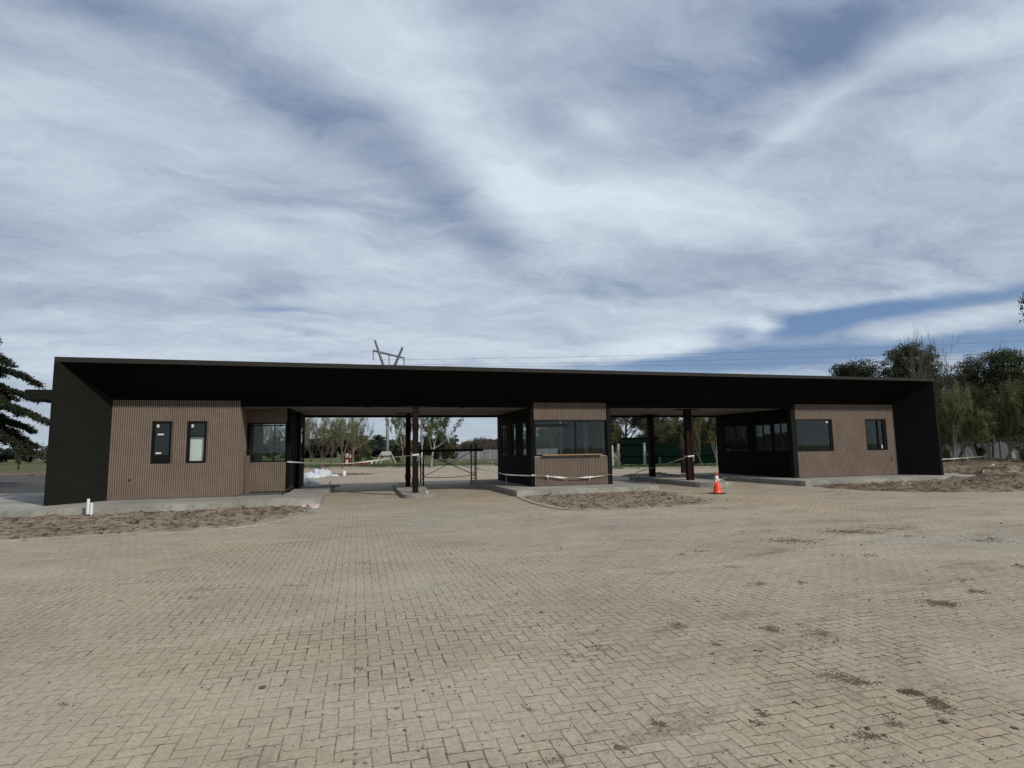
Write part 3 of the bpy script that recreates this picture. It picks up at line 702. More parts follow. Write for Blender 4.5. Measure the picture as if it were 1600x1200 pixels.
b = MB(); b.box(6.503, 6.517, 23.62, 23.66, ZB, 3.2); b.box(6.503, 6.517, 24.78, 24.82, ZB, 3.2); b.build('door_trim', M_fascia, gh)
SR = [(25.7, 26.6, 1.37, 2.74), (24.2, 25.15, 1.37, 2.74), (22.1, 23.3, 1.37, 2.74)]
wobj('passage_wall', M_darkwall, 'x', 9.78, 9.88, YP+.2, YB, ZB, 3.29, SR)
wobj('inner_lining', M_inside, 'x', 9.72, 9.775, YP+.21, YB-.13, ZB, 3.27, SR)
for q in SR:
    b = MB(); b.box(9.655, 9.715, q[0]-.10, q[0]+.05, ZB+.03, 2.95); b.box(9.655, 9.715, q[1]-.05, q[1]+.10, ZB+.03, 2.95); b.box(9.655, 9.715, (q[0]+q[1])/2-.05, (q[0]+q[1])/2+.05, 1.3, 2.8); b.box(9.66, 9.712, q[0]+.051, q[1]-.051, 2.80, 2.90); b.box(9.66, 9.712, q[0]+.051, q[1]-.051, 1.22, 1.30); b.build('inner_frame', M_frame, gh)
for q in SR: window('x', 9.88, q[0], q[1], q[2], q[3], depth=-.16, fw=.11, mull=((q[0]+q[1])/2,))
wobj('wall', M_inside, 'y', YB-.12, YB-.001, 6.66, 9.70, ZB, 3.20, [(6.9, 8.0, 1.33, 2.75), (8.4, 9.6, 1.2, 2.75)])
window('y', YB-.09, 8.4, 9.6, 1.2, 2.75, depth=.06, fw=.05); window('y', YB-.09, 6.9, 8.0, 1.33, 2.75, depth=.06, fw=.05)
MB().box(6.66, 9.70, YP+.19, YB-.13, ZB+.001, ZB+.02).build('floor_screed', M_inside, gh)

# right booth -----------------------------------------------------------------
V1, V2 = (18.86, 20.82, 1.35, 2.79), (22.68, 23.88, 1.35, 2.79)
fluted(18.84, 24.35, ZB+.02, 3.46, YP, [(18.8, 20.82, 1.35, 2.79), V2], dp=.011, bm_=M_groove2)
wobj('wall', M_dim, 'y', YP+.032, YP+.18, 18.84, 24.33, ZB, 3.27, [V1, V2])
MB().box(18.60, 18.837, YP-.03, YP+.2, ZB, 3.40).build('corner_post', M_blackplaster, gh)
window('y', YP+.02, *V1, fw=.04, depth=.09, sticker=((20.60, 2.66, .11, .07),))
MB().box(20.70, 20.78, YP+.03, YP+.10, 1.39, 2.75).build('window_jamb', M_frame, gh)
window('y', YP+.02, *V2, fw=.06, depth=.10, mull=(23.42,), sticker=((23.62, 1.52, .06, .17),))
MB().box(23.72, 23.82, YP+.03, YP+.10, 1.41, 2.73).build('window_jamb', M_frame, gh)
SX = [(24.7, 26.6, 1.38, 2.66), (22.95, 24.15, 1.38, 2.66), (21.85, 22.85, 1.38, 2.68)]
wobj('passage_wall', M_darkwall, 'x', 18.62, 18.74, YP+.2, YB, ZB, 3.29, SX)
for q in SX: window('x', 18.64, q[0], q[1], q[2], q[3], depth=.07, fw=.06, mull=((q[0]+q[1])/2,))
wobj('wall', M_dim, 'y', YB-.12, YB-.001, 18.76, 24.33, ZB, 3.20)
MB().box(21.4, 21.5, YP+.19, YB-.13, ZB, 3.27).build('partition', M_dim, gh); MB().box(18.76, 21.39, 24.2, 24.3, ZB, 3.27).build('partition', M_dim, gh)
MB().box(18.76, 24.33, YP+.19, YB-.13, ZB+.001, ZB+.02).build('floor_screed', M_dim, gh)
b = MB(); b.box(24.0, 24.04, YP-.022, YP-.017, .85, 1.0); b.build('pipe_hole', M_rubber, gh)

# columns ----------------------------------------------------------------------
def column(x, y, z0, w_, hshape, capw):
    b = MB()
    if hshape:
        b.box(x-w_/2, x+w_/2, y-.10, y-.085, z0, 3.285).box(x-w_/2, x+w_/2, y+.085, y+.10, z0, 3.285).box(x-.012, x+.012, y-.084, y+.084, z0, 3.285)
        b.box(x-w_/2, x-w_/2+.02, y-.084, y+.084, z0, 3.285)
        b.box(x+w_*.18, x+w_*.24, y-.12, y-.101, z0, 3.2)
    else:
        b.bevbox(x-w_/2, x+w_/2, y-w_/2, y+w_/2, z0, 3.285, .012)
    c = b.build('column', M_steel, gh)
    d = MB(); d.box(x-capw*.55, x+capw*.45, y-.14, y+.14, 3.255, 3.284); d.build('cap_plate', M_scaf, c)
    if not hshape:
        for (za, zb) in ((z0, z0+.03), (z0+.30, z0+.52), (2.42, 2.66)):
            e = MB(); e.bevbox(x-w_/2-.018, x+w_/2+.018, y-w_/2-.018, y+w_/2+.018, za, zb, .006); e.build('collar' if zb-za > .1 else 'base_plate', M_steel, c)
column(2.06, 21.62, .13, .20, False, 1.1); column(2.12, 25.55, .13, .20, False, .9)
column(14.05, 22.6, .20, .29, True, 1.1); column(14.2, 26.25, .20, .27, True, .9)

# ================================================================== TREES AND PLANTS
class Tree:
    def __init__(s, seed): s.r = random.Random(seed); s.seg = []; s.tips = []; s.np = np.random.default_rng(seed)
    def grow(s, p, d, L, r_, depth, cfg):
        k = cfg['k'][min(depth, len(cfg['k'])-1)]; n = 3 if depth < 2 else 2
        pts = [Vector(p)]; rad = [r_]; q = Vector(p); d = Vector(d).normalized(); end = r_*(cfg.get('taper', .55))
        for i in range(n):
            d = (d+Vector((s.r.gauss(0, 1), s.r.gauss(0, 1), s.r.gauss(0, 1)))*cfg.get('wob', .12)+Vector((0, 0, cfg.get('up', .08)))).normalized()
            q = q+d*L/n; pts.append(q.copy()); rad.append(r_+(end-r_)*(i+1)/n)
        s.seg.append((pts, rad, depth))
        if depth >= cfg['depth']: s.tips.append((q, d, L)); return
        for c in range(k):
            t_ = s.r.uniform(cfg.get('t0', .35), 1.0) if c < k-1 else 1.0
            i = min(int(t_*n), n-1); base = pts[i].lerp(pts[i+1], t_*n-i)
            ang = R(s.r.uniform(*cfg['ang'][min(depth, len(cfg['ang'])-1)])) if c < k-1 else R(s.r.uniform(0, 18))
            az = s.r.uniform(0, 6.283); o_ = d.orthogonal().normalized(); o_ = Matrix.Rotation(az, 3, d) @ o_
            nd = (d*math.cos(ang)+o_*math.sin(ang)).normalized()
            s.grow(base, nd, L*s.r.uniform(*cfg['len'][min(depth, len(cfg['len'])-1)]), max(.004, (r_+(end-r_)*t_)*cfg.get('rk', .62)), depth+1, cfg)
    def trunk_mesh(s, maxdepth=9, minr=0, mindepth=0):
        b = MB()
        for pts, rad, dp in s.seg:
            if dp > maxdepth or dp < mindepth: continue
            b.tube(pts, [max(x, minr) for x in rad], 7 if dp == 0 else 5 if dp == 1 else 3, cap=dp < 1)
        return b
def leaf_mesh(centers, size, aspect=1.6, g=None, up=0.0):
    """one small quad (a bent pair of triangles) per leaf, numpy-built"""
    g = g or rng; C = np.asarray(centers, float); n = len(C)
    a = g.normal(size=(n, 3)); a[:, 2] += up; a /= np.linalg.norm(a, axis=1)[:, None]
    b_ = g.normal(size=(n, 3)); b_ -= (b_*a).sum(1)[:, None]*a; b_ /= np.linalg.norm(b_, axis=1)[:, None]
    s_ = size*g.uniform(.55, 1.35, (n, 1)); u = a*s_*.5*aspect; v = b_*s_*.5
    V = np.stack([C-u, C+v, C+u, C-v], 1).reshape(-1, 3)
    return V, n
def quads_obj(name, V, n, mt, parent):
    me = bpy.data.meshes.new(name); me.vertices.add(4*n); me.loops.add(4*n); me.polygons.add(n)
    me.vertices.foreach_set('co', V.astype(np.float32).ravel()); me.loops.foreach_set('vertex_index', np.arange(4*n, dtype=np.int32))
    me.polygons.foreach_set('loop_start', np.arange(0, 4*n, 4, dtype=np.int32)); me.update(calc_edges=True); me.validate()
    me.materials.append(mt); o = bpy.data.objects.new(name, me); col.objects.link(o); o.parent = parent; return o
def clump_points(tips, n, rad, g, flat=1.0):
    T_ = np.array([tuple(t[0]) for t in tips]); k = g.integers(0, len(T_), n)
    d = g.normal(size=(n, 3)); d /= np.linalg.norm(d, axis=1)[:, None]; d *= (rad*g.uniform(.15, 1, (n, 1))**.6); d[:, 2] *= flat
    return T_[k]+d
def seg_points(tr, n, g, mind, jit):
    S = [(p, q) for pts, rad, dp in tr.seg if dp >= mind for p, q in zip(pts[:-1], pts[1:])]
    A = np.array([tuple(p) for p, q in S]); B = np.array([tuple(q) for p, q in S]); k = g.integers(0, len(S), n); t_ = g.uniform(0, 1, (n, 1))
    return A[k]*(1-t_)+B[k]*t_+g.normal(size=(n, 3))*jit

def normalise(objs, H):
    pass
protos = {}
def proto(name, kind, seed):
    """each kind of tree about 1 unit = 1 m, its nominal height stored"""
    t = Tree(seed); g = np.random.default_rng(seed); root = empty(name)
    if kind == 'spring':      # pollarded, many upright shoots with a haze of new leaves
        H = 7.0; cfg = dict(depth=4, k=[6, 4, 3, 3], ang=[(18, 42), (12, 32), (10, 28), (8, 26)], len=[(.75, 1.25), (.6, .9), (.5, .8), (.45, .8)], up=.17, wob=.09, rk=.5, t0=.45)
        t.grow((0, 0, 0), (t.r.uniform(-.12, .12), t.r.uniform(-.1, .1), 1), 2.3, .17, 0, cfg)
        t.trunk_mesh(1, .013).build('trunk', M_bark, root); t.trunk_mesh(4, .012, 2).build('branches', M_greybark, root); P = seg_points(t, 3600, g, 3, .08); quads_obj('crown', *leaf_mesh(P, .08, g=g), L_spring, root)
    elif kind == 'leafy':     # willow-like, fuller
        H = 7.0; cfg = dict(depth=4, k=[5, 4, 4, 4], ang=[(20, 48), (18, 45), (15, 45), (15, 50)], len=[(.8, 1.2), (.6, .9), (.5, .8), (.5, .85)], up=.07, wob=.14, rk=.58, t0=.4)
        t.grow((0, 0, 0), (t.r.uniform(-.3, .3), t.r.uniform(-.15, .15), 1), 2.5, .20, 0, cfg)
        t.trunk_mesh(4, .010).build('trunk', M_palebark if seed % 2 else M_bark, root); P = seg_points(t, 26000, g, 2, .16); quads_obj('crown', *leaf_mesh(P, .105, g=g), L_willow, root)
    elif kind == 'eucalypt':
        H = 12.0; cfg = dict(depth=4, k=[7, 5, 4, 3], ang=[(25, 60), (25, 55), (25, 60), (20, 60)], len=[(.45, .7), (.55, .8), (.5, .8), (.5, .8)], up=.10, wob=.12, rk=.55, t0=.45)
        t.grow((0, 0, 0), (t.r.uniform(-.1, .1), 0, 1), 6.0, .30, 0, cfg)
        t.trunk_mesh(4, .012).build('trunk', M_bark, root); zt = np.percentile([q[0].z for q in t.tips], 95); t.tips = [q for q in t.tips if q[0].z < zt]; P = clump_points(t.tips, 40000, .78, g, .72); quads_obj('crown', *leaf_mesh(P, .125, g=g), L_dark, root)
    elif kind == 'bare':
        H = 9.0; cfg = dict(depth=5, k=[5, 4, 3, 3, 2], ang=[(20, 50), (20, 45), (20, 45), (15, 50)], len=[(.5, .75), (.5, .8), (.5, .8), (.5, .8)], up=.12, wob=.10, rk=.5, t0=.4)
        t.grow((0, 0, 0), (0, 0, 1), 4.2, .13, 0, cfg); t.trunk_mesh(5, .012).build('trunk', M_bark, root)
    elif kind == 'sparse':    # leaning slender tree with sparse leaves
        H = 8.5; cfg = dict(depth=4, k=[6, 4, 3, 3], ang=[(25, 55), (25, 55), (20, 50)], len=[(.45, .7), (.5, .8), (.5, .8)], up=.06, wob=.12, rk=.5, t0=.35)
        t.grow((0, 0, 0), (.16, 0, 1), 4.6, .14, 0, cfg); t.trunk_mesh(4, .011).build('trunk', M_palebark, root)
        P = seg_points(t, 5500, g, 2, .12); quads_obj('crown', *leaf_mesh(P, .13, g=g), L_olive, root)
    elif kind in ('round', 'roundspring', 'far', 'brown'):
        H = 6.0; cfg = dict(depth=3, k=[7, 5, 4], ang=[(25, 75), (25, 65), (25, 65)], len=[(.7, 1.05), (.55, .8), (.5, .8)], up=.05, wob=.14, rk=.55, t0=.25)
        t.grow((0, 0, 0), (0, 0, 1), 2.6, .16, 0, cfg); t.trunk_mesh(3, .02 if kind != 'brown' else .016).build('trunk', M_bark, root)
        if kind == 'brown':
            P = seg_points(t, 16000, g, 1, .30); V, n = leaf_mesh(P, .05, aspect=9, g=g, up=1.2); quads_obj('crown', V, n, L_brown, root)
        else:
            P = clump_points(t.tips, 13000, .72, g, .8); quads_obj('crown', *leaf_mesh(P, .24, g=g), {'round': L_dark, 'roundspring': L_olive, 'far': L_far}[kind], root)
    zs = [v[2] for pts, rad, dp in t.seg for v in pts]; root['nominal'] = float(np.percentile(zs, 99.7))+.3
    xs = [abs(v[0]) for pts, rad, dp in t.seg for v in pts]; root['nomw'] = 2*float(np.percentile(xs, 97))
    protos.setdefault(kind, []).append(root); root['used'] = 0; return root
def clone(root):
    c = root.copy(); col.objects.link(c)
    for ch in root.children:
        d = ch.copy(); col.objects.link(d); d.parent = c
    return c
def put_tree(kind, i, x, y, h, wide=None, rz=None, label='', cat='tree', group=None, name=None, z=0):
    pr = protos[kind][i % len(protos[kind])]
    if pr['used'] == 0: o = pr
    else: o = clone(pr)
    pr['used'] = 1
    s_ = h/pr['nominal']; sx = (wide/pr['nomw']) if wide else s_
    o.scale = (sx, sx, s_); o.location = (x, y, z); o.rotation_euler = (0, 0, rz if rz is not None else random.uniform(0, 6.28))
    for k in ('group',):
        if k in o: del o[k]
    tag(o, label, cat, group)
    return o
for k_, seeds, nm in (('spring', (11, 12, 13), 'pollarded_tree'), ('leafy', (21, 22, 23), 'willow_tree'), ('eucalypt', (31, 32), 'eucalyptus_tree'), ('bare', (41, 42), 'bare_tree'),
                      ('sparse', (51,), 'slender_tree'), ('round', (61, 62), 'evergreen_tree'), ('roundspring', (71, 72), 'round_tree'), ('far', (81, 82), 'far_pine_tree'), ('brown', (91, 92), 'leafless_tree')):
    for sd in seeds: proto(nm, k_, sd)
def px_tree(kind, i, px, ytop, Y, wpx=None, **k):
    p = at(px, ytop, Y); d = (Vector((p.x, p.y, CAM_H))-Vector((0, 0, CAM_H))).dot(Fv)
    return put_tree(kind, i, p.x, Y, p.z, wpx*d/F_PX if wpx else None, **k)
G1 = 'pollarded trees beyond the road, seen through the near passage'
for n_, (px, yt, Y, wp) in enumerate(((388, 672, 66, 34), (408, 660, 62, 40), (428, 668, 64, 36), (450, 655, 60, 40), (470, 662, 62, 42), (487, 662, 66, 40), (503, 656, 62, 42), (519, 655, 68, 44), (537, 654, 62, 44), (553, 660, 70, 40), (566, 664, 66, 34))):
    px_tree('spring', n_, px, yt-18, Y, wp*1.1, group=G1, label='pollarded tree with upright shoots and new leaves in the row beyond the road')
px_tree('roundspring', 0, 571, 684, 78, 32, label='round pale green tree beside the red notice board, at the end of the pollarded row')
px_tree('roundspring', 1, 630, 680, 88, 34, label='round pale green tree behind the two steel columns of the near island')
px_tree('sparse', 0, 632, 610, 62, 46, rz=R(170), label='slender pale-barked tree just before the dark rear column of the near island')
px_tree('sparse', 0, 674, 612, 58, 78, rz=R(10), label='leaning slender tree with sparse leaves above the scaffold')
px_tree('round', 0, 690, 672, 84, 30, label='dark rounded evergreen tree standing behind the scaffold')
px_tree('round', 1, 668, 682, 96, 26, label='low dark evergreen tree just behind the pale lamp post')
px_tree('round', 0, 706, 684, 92, 30, label='dark evergreen tree right of the tallest one behind the scaffold', name='x')
px_tree('bare', 0, 712, 664, 70, 36, label='bare dark tree with spreading branches above the scaffold deck')
px_tree('bare', 1, 757, 680, 78, 22, label='small bare tree near the edge of the middle booth, before the grey block wall')
for n_, (px, yt, Y, wp) in enumerate(((722, 690, 120, 30), (736, 684, 118, 34), (750, 686, 124, 34), (764, 683, 118, 36), (778, 686, 116, 34), (795, 686, 118, 34))):
    px_tree('brown', n_, px, yt, Y, wp, group='brown leafless trees behind the grey block wall', label='brown leafless tree in the thicket behind the grey block wall')
for n_, (px, yt, Y, wp) in enumerate(((812, 682, 120, 40), (830, 672, 116, 44), (850, 662, 112, 50), (872, 656, 108, 54), (896, 655, 112, 54), (922, 650, 106, 60), (946, 652, 110, 54))):
    px_tree('brown', n_, px, yt, Y, wp, group='dark trees hidden behind the middle booth', label='dark tree seen only through the windows of the middle booth')
# seen through the second passage
px_tree('eucalypt', 0, 975, 600, 76, 90, label='large dark tree over the white braced post, left in the far passage')
px_tree('eucalypt', 1, 1008, 628, 82, 60, label='dark tree behind the rear column of the far island')
px_tree('roundspring', 0, 966, 664, 62, 44, label='bright green round tree beside the green sheet metal fence')
for n_, (px, yt, Y, wp) in enumerate(((1018, 652, 90, 44), (1036, 646, 86, 46), (1052, 655, 92, 40), (1075, 650, 88, 44), (1100, 648, 90, 44), (1125, 650, 88, 40))):
    px_tree('brown', n_, px, yt, Y, wp, group='brown leafless trees behind the green fence', label='brown leafless tree in the thicket behind the green metal fence')
px_tree('leafy', 0, 1072, 626, 45, 60, rz=1.0, label='willow with light green leaves overhanging the green metal fence')
px_tree('leafy', 1, 1092, 622, 40, 56, rz=2.2, label='willow with a pale curved trunk just right of the front far steel column')
px_tree('leafy', 2, 1114, 620, 41, 52, rz=4.0, label='willow with twin pale trunks at the edge of the far booth')
# to the right of the building
GR = 'willows beside the building before the grey block wall'
for n_, (px, yt, Y, wp, lb) in enumerate(((1478, 606, 33.5, 74, 'willow with pale lower trunk nearest to the black end wall'), (1500, 598, 34.5, 80, 'willow leaning right, second from the black end wall'),
        (1530, 603, 38, 80, 'willow standing farther back between the leaning pair'), (1556, 592, 32.5, 90, 'willow with a steeply leaning trunk above the white plank'),
        (1584, 596, 36, 84, 'willow near the picture edge with several thin trunks'), (1622, 590, 33, 100, 'willow whose crown is cut by the right edge of the picture'), (1461, 618, 40, 70, 'willow half hidden behind the black end wall'),
        (1516, 612, 43, 84, 'rear willow filling the gap between the second and third trunks'), (1570, 606, 42, 84, 'rear willow filling the gap left of the picture edge'), (1488, 616, 45, 76, 'rear willow whose crown shows just above the two nearest ones'), (1604, 604, 41, 80, 'rear willow at the right edge before the grey wall'))):
    px_tree('leafy', n_+1, px, yt, Y, wp, rz=(.4, 2.6, 1.3, 5.5, 3.1, 4.4, .9, 2.2, 3.7, 5.0, 0.3)[n_], group=GR, label=lb)
for n_, px in enumerate((1452, 1474, 1496, 1520, 1544, 1568, 1592, 1616)):
    px_tree('roundspring', n_, px, (668, 660, 672, 664)[n_ % 4], 62, 44, group='low green trees behind the grey wall', label='low green tree filling the view behind the grey precast wall')
px_tree('eucalypt', 0, 1350, 553, 52, 118, label='lowest dark eucalyptus rising over the roof, leftmost of the three groups')
px_tree('eucalypt', 1, 1414, 526, 50, 118, label='tallest dark eucalyptus over the roof, under the bare twigs')
px_tree('eucalypt', 0, 1480, 576, 60, 104, label='open grey-green eucalyptus between the two dense crowns over the willows', rz=2)
px_tree('eucalypt', 1, 1532, 534, 47, 132, label='dense dark eucalyptus towering over the willows right of the building', rz=3.4)
px_tree('eucalypt', 0, 1582, 565, 50, 104, label='dark eucalyptus at the right picture edge, lower than its dense neighbour', rz=4.4)
px_tree('eucalypt', 1, 1318, 580, 75, 40, label='small dark tree top peeping over the roof edge', rz=1.4)
px_tree('bare', 0, 1415, 520, 46, 70, rz=.7, label='bare branching tree whose twigs rise above the tallest eucalyptus')
px_tree('bare', 1, 1456, 506, 40, 66, rz=2.0, label='tall bare tree rising just behind the right end of the roof')
px_tree('eucalypt', 0, 1706, 350, 31, 170, rz=1.0, label='tall eucalyptus outside the right edge whose leafy tips reach into the sky')
# left of the building: far line, saplings
for n_, (px, yt, Y) in enumerate(((46, 688, 75), (58, 692, 70), (68, 686, 78))):
    px_tree('bare', n_, px, yt, Y, 14, group='bare saplings left of the building', name='s', label='thin bare sapling on the verge left of the building')
px_tree('round', 1, 30, 697, 88, 9, label='tiny dark staked tree on a thin stem beyond the asphalt road')
GF = 'far dark trees on the horizon'
rf = random.Random(5)
for n_ in range(74):
    a = R(-34+n_*1.18+rf.uniform(-.5, .5)); D = rf.uniform(190, 300); hh = rf.uniform(2.6, 5.6)
    if -22 < math.degrees(a) < 2: hh *= 1.15
    x, y = D*math.sin(a), D*math.cos(a)
    put_tree('far', n_, x, y, hh+1.5, hh*2.6+3, z=-.3, group=GF, label='far dark tree in the line along the horizon')

# the big conifer on the left: drooping tiers of dark sprays
def conifer():
    g = np.random.default_rng(3); r_ = random.Random(3)
    base = Vector((at(-80, 700, 38).x, 38.0, 0)); root = empty('conifer_tree', base, 'large dark conifer with drooping layered branches at the left edge', 'tree')
    b = MB(base); b.tube([base, base+Vector((.1, 0, 4)), base+Vector((.1, .1, 7.5)), base+Vector((0, 0, 9.9))], [.42, .33, .16, .03], 10); b.build('trunk', M_bark, root)
    br = MB(base); pts = []
    for t_ in range(50):
        z = 3.1+6.5*(t_/50); a = t_*2.4+r_.uniform(-.4, .4); L = (4.5*max(0, 1-((z-2)/7.9)**2)**.7+.4)*r_.uniform(.68, 1.0)
        d = Vector((math.cos(a), math.sin(a), 0)); P = []
        for k in range(9):
            s_ = k/8; P.append(base+Vector((0, 0, z))+d*L*s_+Vector((0, 0, (.13*s_-.40*s_*s_)*L))+Vector((r_.gauss(0, .05), r_.gauss(0, .05), 0)))
        br.tube(P, [.07*(1-k/8*.85) for k in range(9)], 4, cap=False)
        side = Vector((-d.y, d.x, 0))
        for k in range(2, 9):
            for sg in (-1, 1):
                for rep in range(3):
                    l2 = L*.24*(1.15-.07*k)*r_.uniform(.6, 1.15); q0 = P[k].lerp(P[k-1], r_.random())
                    dr = (d*r_.uniform(.5, .9)+side*sg*r_.uniform(.5, .9)).normalized()
                    Q = [q0+dr*l2*u+Vector((0, 0, .05*u-.42*u*u))*l2 for u in (0, .33, .66, 1)]
                    br.tube(Q, [.018, .014, .01, .006], 3, cap=False)
                    n = int(150*l2)+20; tt = g.uniform(.05, 1, n); Qa = np.array([tuple(q) for q in Q]); ix = np.minimum((tt*3).astype(int), 2); fr = (tt*3-ix)[:, None]
                    C = Qa[ix]*(1-fr)+Qa[ix+1]*fr; C = C+g.normal(size=(n, 3))*np.array([.10, .10, .05]); C[:, 2] -= g.uniform(0, .16, n); pts.append(C)
    br.build('branches', M_bark, root)
    C = np.concatenate(pts)-np.array(tuple(base)); V, n = leaf_mesh(C, .065, aspect=2.2, g=g); quads_obj('crown', V, n, L_conif, root)
conifer()

# grass tufts: blades along the kerbs and the far verges
def tufts(name, pts, hgt, n, w_=.012, mt=L_grass):
    g = np.random.default_rng(len(pts)); V = []; c = 0
    for (x, y, z, r_) in pts:
        for _ in range(n):
            a = g.uniform(0, 6.28); rr = r_*math.sqrt(g.random()); bx, by = x+rr*math.cos(a), y+rr*math.sin(a)
            h = hgt*g.uniform(.5, 1.3); th = g.uniform(0, 6.28); lx, ly = g.normal(size=2)*h*.35; wx, wy = math.cos(th)*w_, math.sin(th)*w_
            V += [(bx-wx, by-wy, z), (bx+wx, by+wy, z), (bx+lx+wx*.2, by+ly+wy*.2, z+h), (bx+lx-wx*.2, by+ly-wy*.2, z+h)]; c += 1
    o = quads_obj(name, np.array(V), c, mt, None); o['kind'] = 'stuff'; return o
r2 = random.Random(9)
P_ = []
for _ in range(420):
    i = r2.randrange(len(kerbl)-1); t_ = r2.random(); x = kerbl[i][0]*(1-t_)+kerbl[i+1][0]*t_; y = kerbl[i][1]*(1-t_)+kerbl[i+1][1]*t_
    P_.append((x+r2.uniform(0, 2), y+.3+abs(r2.gauss(0, 5)), -.03, .7))
tufts('verge_grass', P_, .16, 45, .03)
P_ = [(r2.uniform(27.5, 48), r2.uniform(29.5, 38), .0, .6) for _ in range(230)]
tufts('verge_grass', P_, .20, 50, .018)
P_ = [(r2.uniform(23, 33), r2.uniform(19.9, 27), .04, .35) for _ in range(26)]
tufts('weeds', P_, .10, 26, .008)

# ================================================================== POWER LINE AND POLES
def pylon():
    Y = 140; base = at(605, 704, Y); base.z = -.1
    root = empty('power_pylon', base, 'tall pale concrete power pylon with a V-shaped head and hanging insulators, rising over the roof', 'pylon')
    j = at(606.7, 589, Y)
    MB(base).tube([base, j], [.42, .27], 12).build('mast', M_pylon, root, smooth=True)
    for (a, b_) in (((606, 592), (585.8, 531.5)), ((607.5, 592), (629, 543))):
        MB(base).tube([at(*a, Y), at(*b_, Y)], [.36, .26], 8).build('arm', M_galv, root)
    MB(base).tube([at(582.5, 547.5, Y), at(598, 551.5, Y), at(609, 554, Y), at(632, 559.5, Y)], [.22, .26, .26, .2], 8).build('crossarm', M_galv, root)
    for (x, y0, y1) in ((583.3, 548, 562.5), (608, 554, 570), (631.3, 559.5, 572)):
        p0, p1 = at(x, y0, Y), at(x, y1, Y); b = MB(base); n = 9; prof = []
        L = p0.z-p1.z
        for k in range(n): prof += [(.05, -L*k/n), (.20, -L*(k+.35)/n), (.05, -L*(k+.7)/n)]
        b.lathe(list(reversed([(r_, z) for r_, z in prof])), tuple(p0), 8); b.build('insulator', M_galv, root)
    return Y
pylon()
def cable(p0, p1, sag, r_, label):
    pts = []; 
    for k in range(25):
        t_ = k/24; p = p0.lerp(p1, t_); p.z -= sag*4*t_*(1-t_); pts.append(p)
    org = pts[0]; o = MB(org).tube(pts, r_, 4).build('power_cable', M_wire); return tag(o, label, 'cable', 'high voltage cables crossing the sky')
for (a, ya), (b_, yb), Yb, lb in (((583.3, 562.5), (1790, 522), 100, 'highest of the thin power cables crossing the sky to the right'),
                             ((608, 570), (1790, 536), 100, 'middle one of the thin power cables crossing the sky to the right'),
                             ((631.3, 572), (1790, 550), 100, 'lowest of the thin power cables crossing the sky to the right')):
    cable(at(a, ya, 140), at(b_, yb, Yb), 1.2, .030, lb)
base = gz(659, 727); root = empty('utility_pole', base, 'pale round concrete pole with a whitewashed foot, right of the two steel columns', 'pole')
MB(base).tube([base+Vector((0, 0, -.1)), base+Vector((0, 0, 9.0))], [.19, .13], 12).build('shaft', M_pylon, root, smooth=True)
MB(base).tube([base+Vector((.05, -.02, -.1)), base+Vector((.03, -.02, 1.5))], [.26, .225], 12).build('painted_foot', M_white, root, smooth=True)

# ================================================================== THINGS BEYOND THE BUILDING
def sheet_fence():
    A, B_ = gz(971, 725.5), gz(1150, 726.5); A.y, B_.y = 50.5, 47.0; A.x = at(971, 700, 50.5).x; B_.x = at(1150, 700, 47.0).x; A.z = B_.z = 0
    root = empty('sheet_metal_fence', A, 'dark green sheet metal site fence with horizontal rails', 'fence')
    d = (B_-A); L = d.length; d.normalize(); n_ = Vector((-d.y, d.x, 0)); b = MB(A); k = int(L/.18); Hh = 2.6
    for i in range(k+1):
        pass
    prof = [(A+d*(L*i/k)+n_*(.008 if i % 2 else -.0)) for i in range(k+1)]
    s0 = len(b.v); b.v += [tuple(p+Vector((0, 0, .08))-A) for p in prof]+[tuple(p+Vector((0, 0, Hh))-A) for p in prof]
    b.f += [(i, i+1, k+1+i+1, k+1+i) for i in range(k)]
    s0 = len(b.v); b.v += [tuple(p+n_*.012+Vector((0, 0, .08))-A) for p in prof]+[tuple(p+n_*.012+Vector((0, 0, Hh))-A) for p in prof]
    b.f += [(s0+i+1, s0+i, s0+k+1+i, s0+k+2+i) for i in range(k)]
    b.build('sheet_panel', M_green, root)
    for z in (.15, .85, 1.95, 2.55):
        MB(A).tube([A+n_*-.05+Vector((0, 0, z)), B_+n_*-.05+Vector((0, 0, z))], .035, 4).build('rail', M_green, root)
    for i in range(6):
        p = A+d*(L*i/5)+n_*.1; MB(A).tube([p, p+Vector((0, 0, 2.6))], .05, 6).build('post', M_green, root)
sheet_fence()
def braced_post(px, ytop, ybot, sides, label):
    b0 = gz(px, ybot); b0.z = -.02; Y = b0.y; H = at(px, ytop, Y).z
    root = empty('concrete_post', b0, label, 'post', 'pale concrete posts before the green fence')
    MB(b0).bevbox(b0.x-.085, b0.x+.085, Y-.085, Y+.085, -.02, H, .012).build('post', M_conepost, root)
    for s_ in sides:
        MB(b0).tube([b0+Vector((s_*.05, 0, H*.62)), b0+Vector((s_*1.15, .15, .05))], .05, 4).build('brace', M_conepost, root)
braced_post(967, 693.5, 727.5, (-1,), 'pale concrete post with a diagonal brace at the left end of the green fence')
braced_post(1008, 692, 727.5, (1,), 'pale concrete post with one brace leaning right, before the middle of the green fence')
braced_post(957.5, 696, 727, (1,), 'pale concrete post seen at the edge of the middle booth, its brace crossing its neighbour')
b0 = gz(1031, 729); MB(b0).tube([b0, at(1031, 714, b0.y)], .09, 8).build('short_post', M_galv); o = bpy.data.objects['short_post']; tag(o, 'short dark post standing before the green fence, under the barrier tape', 'post')
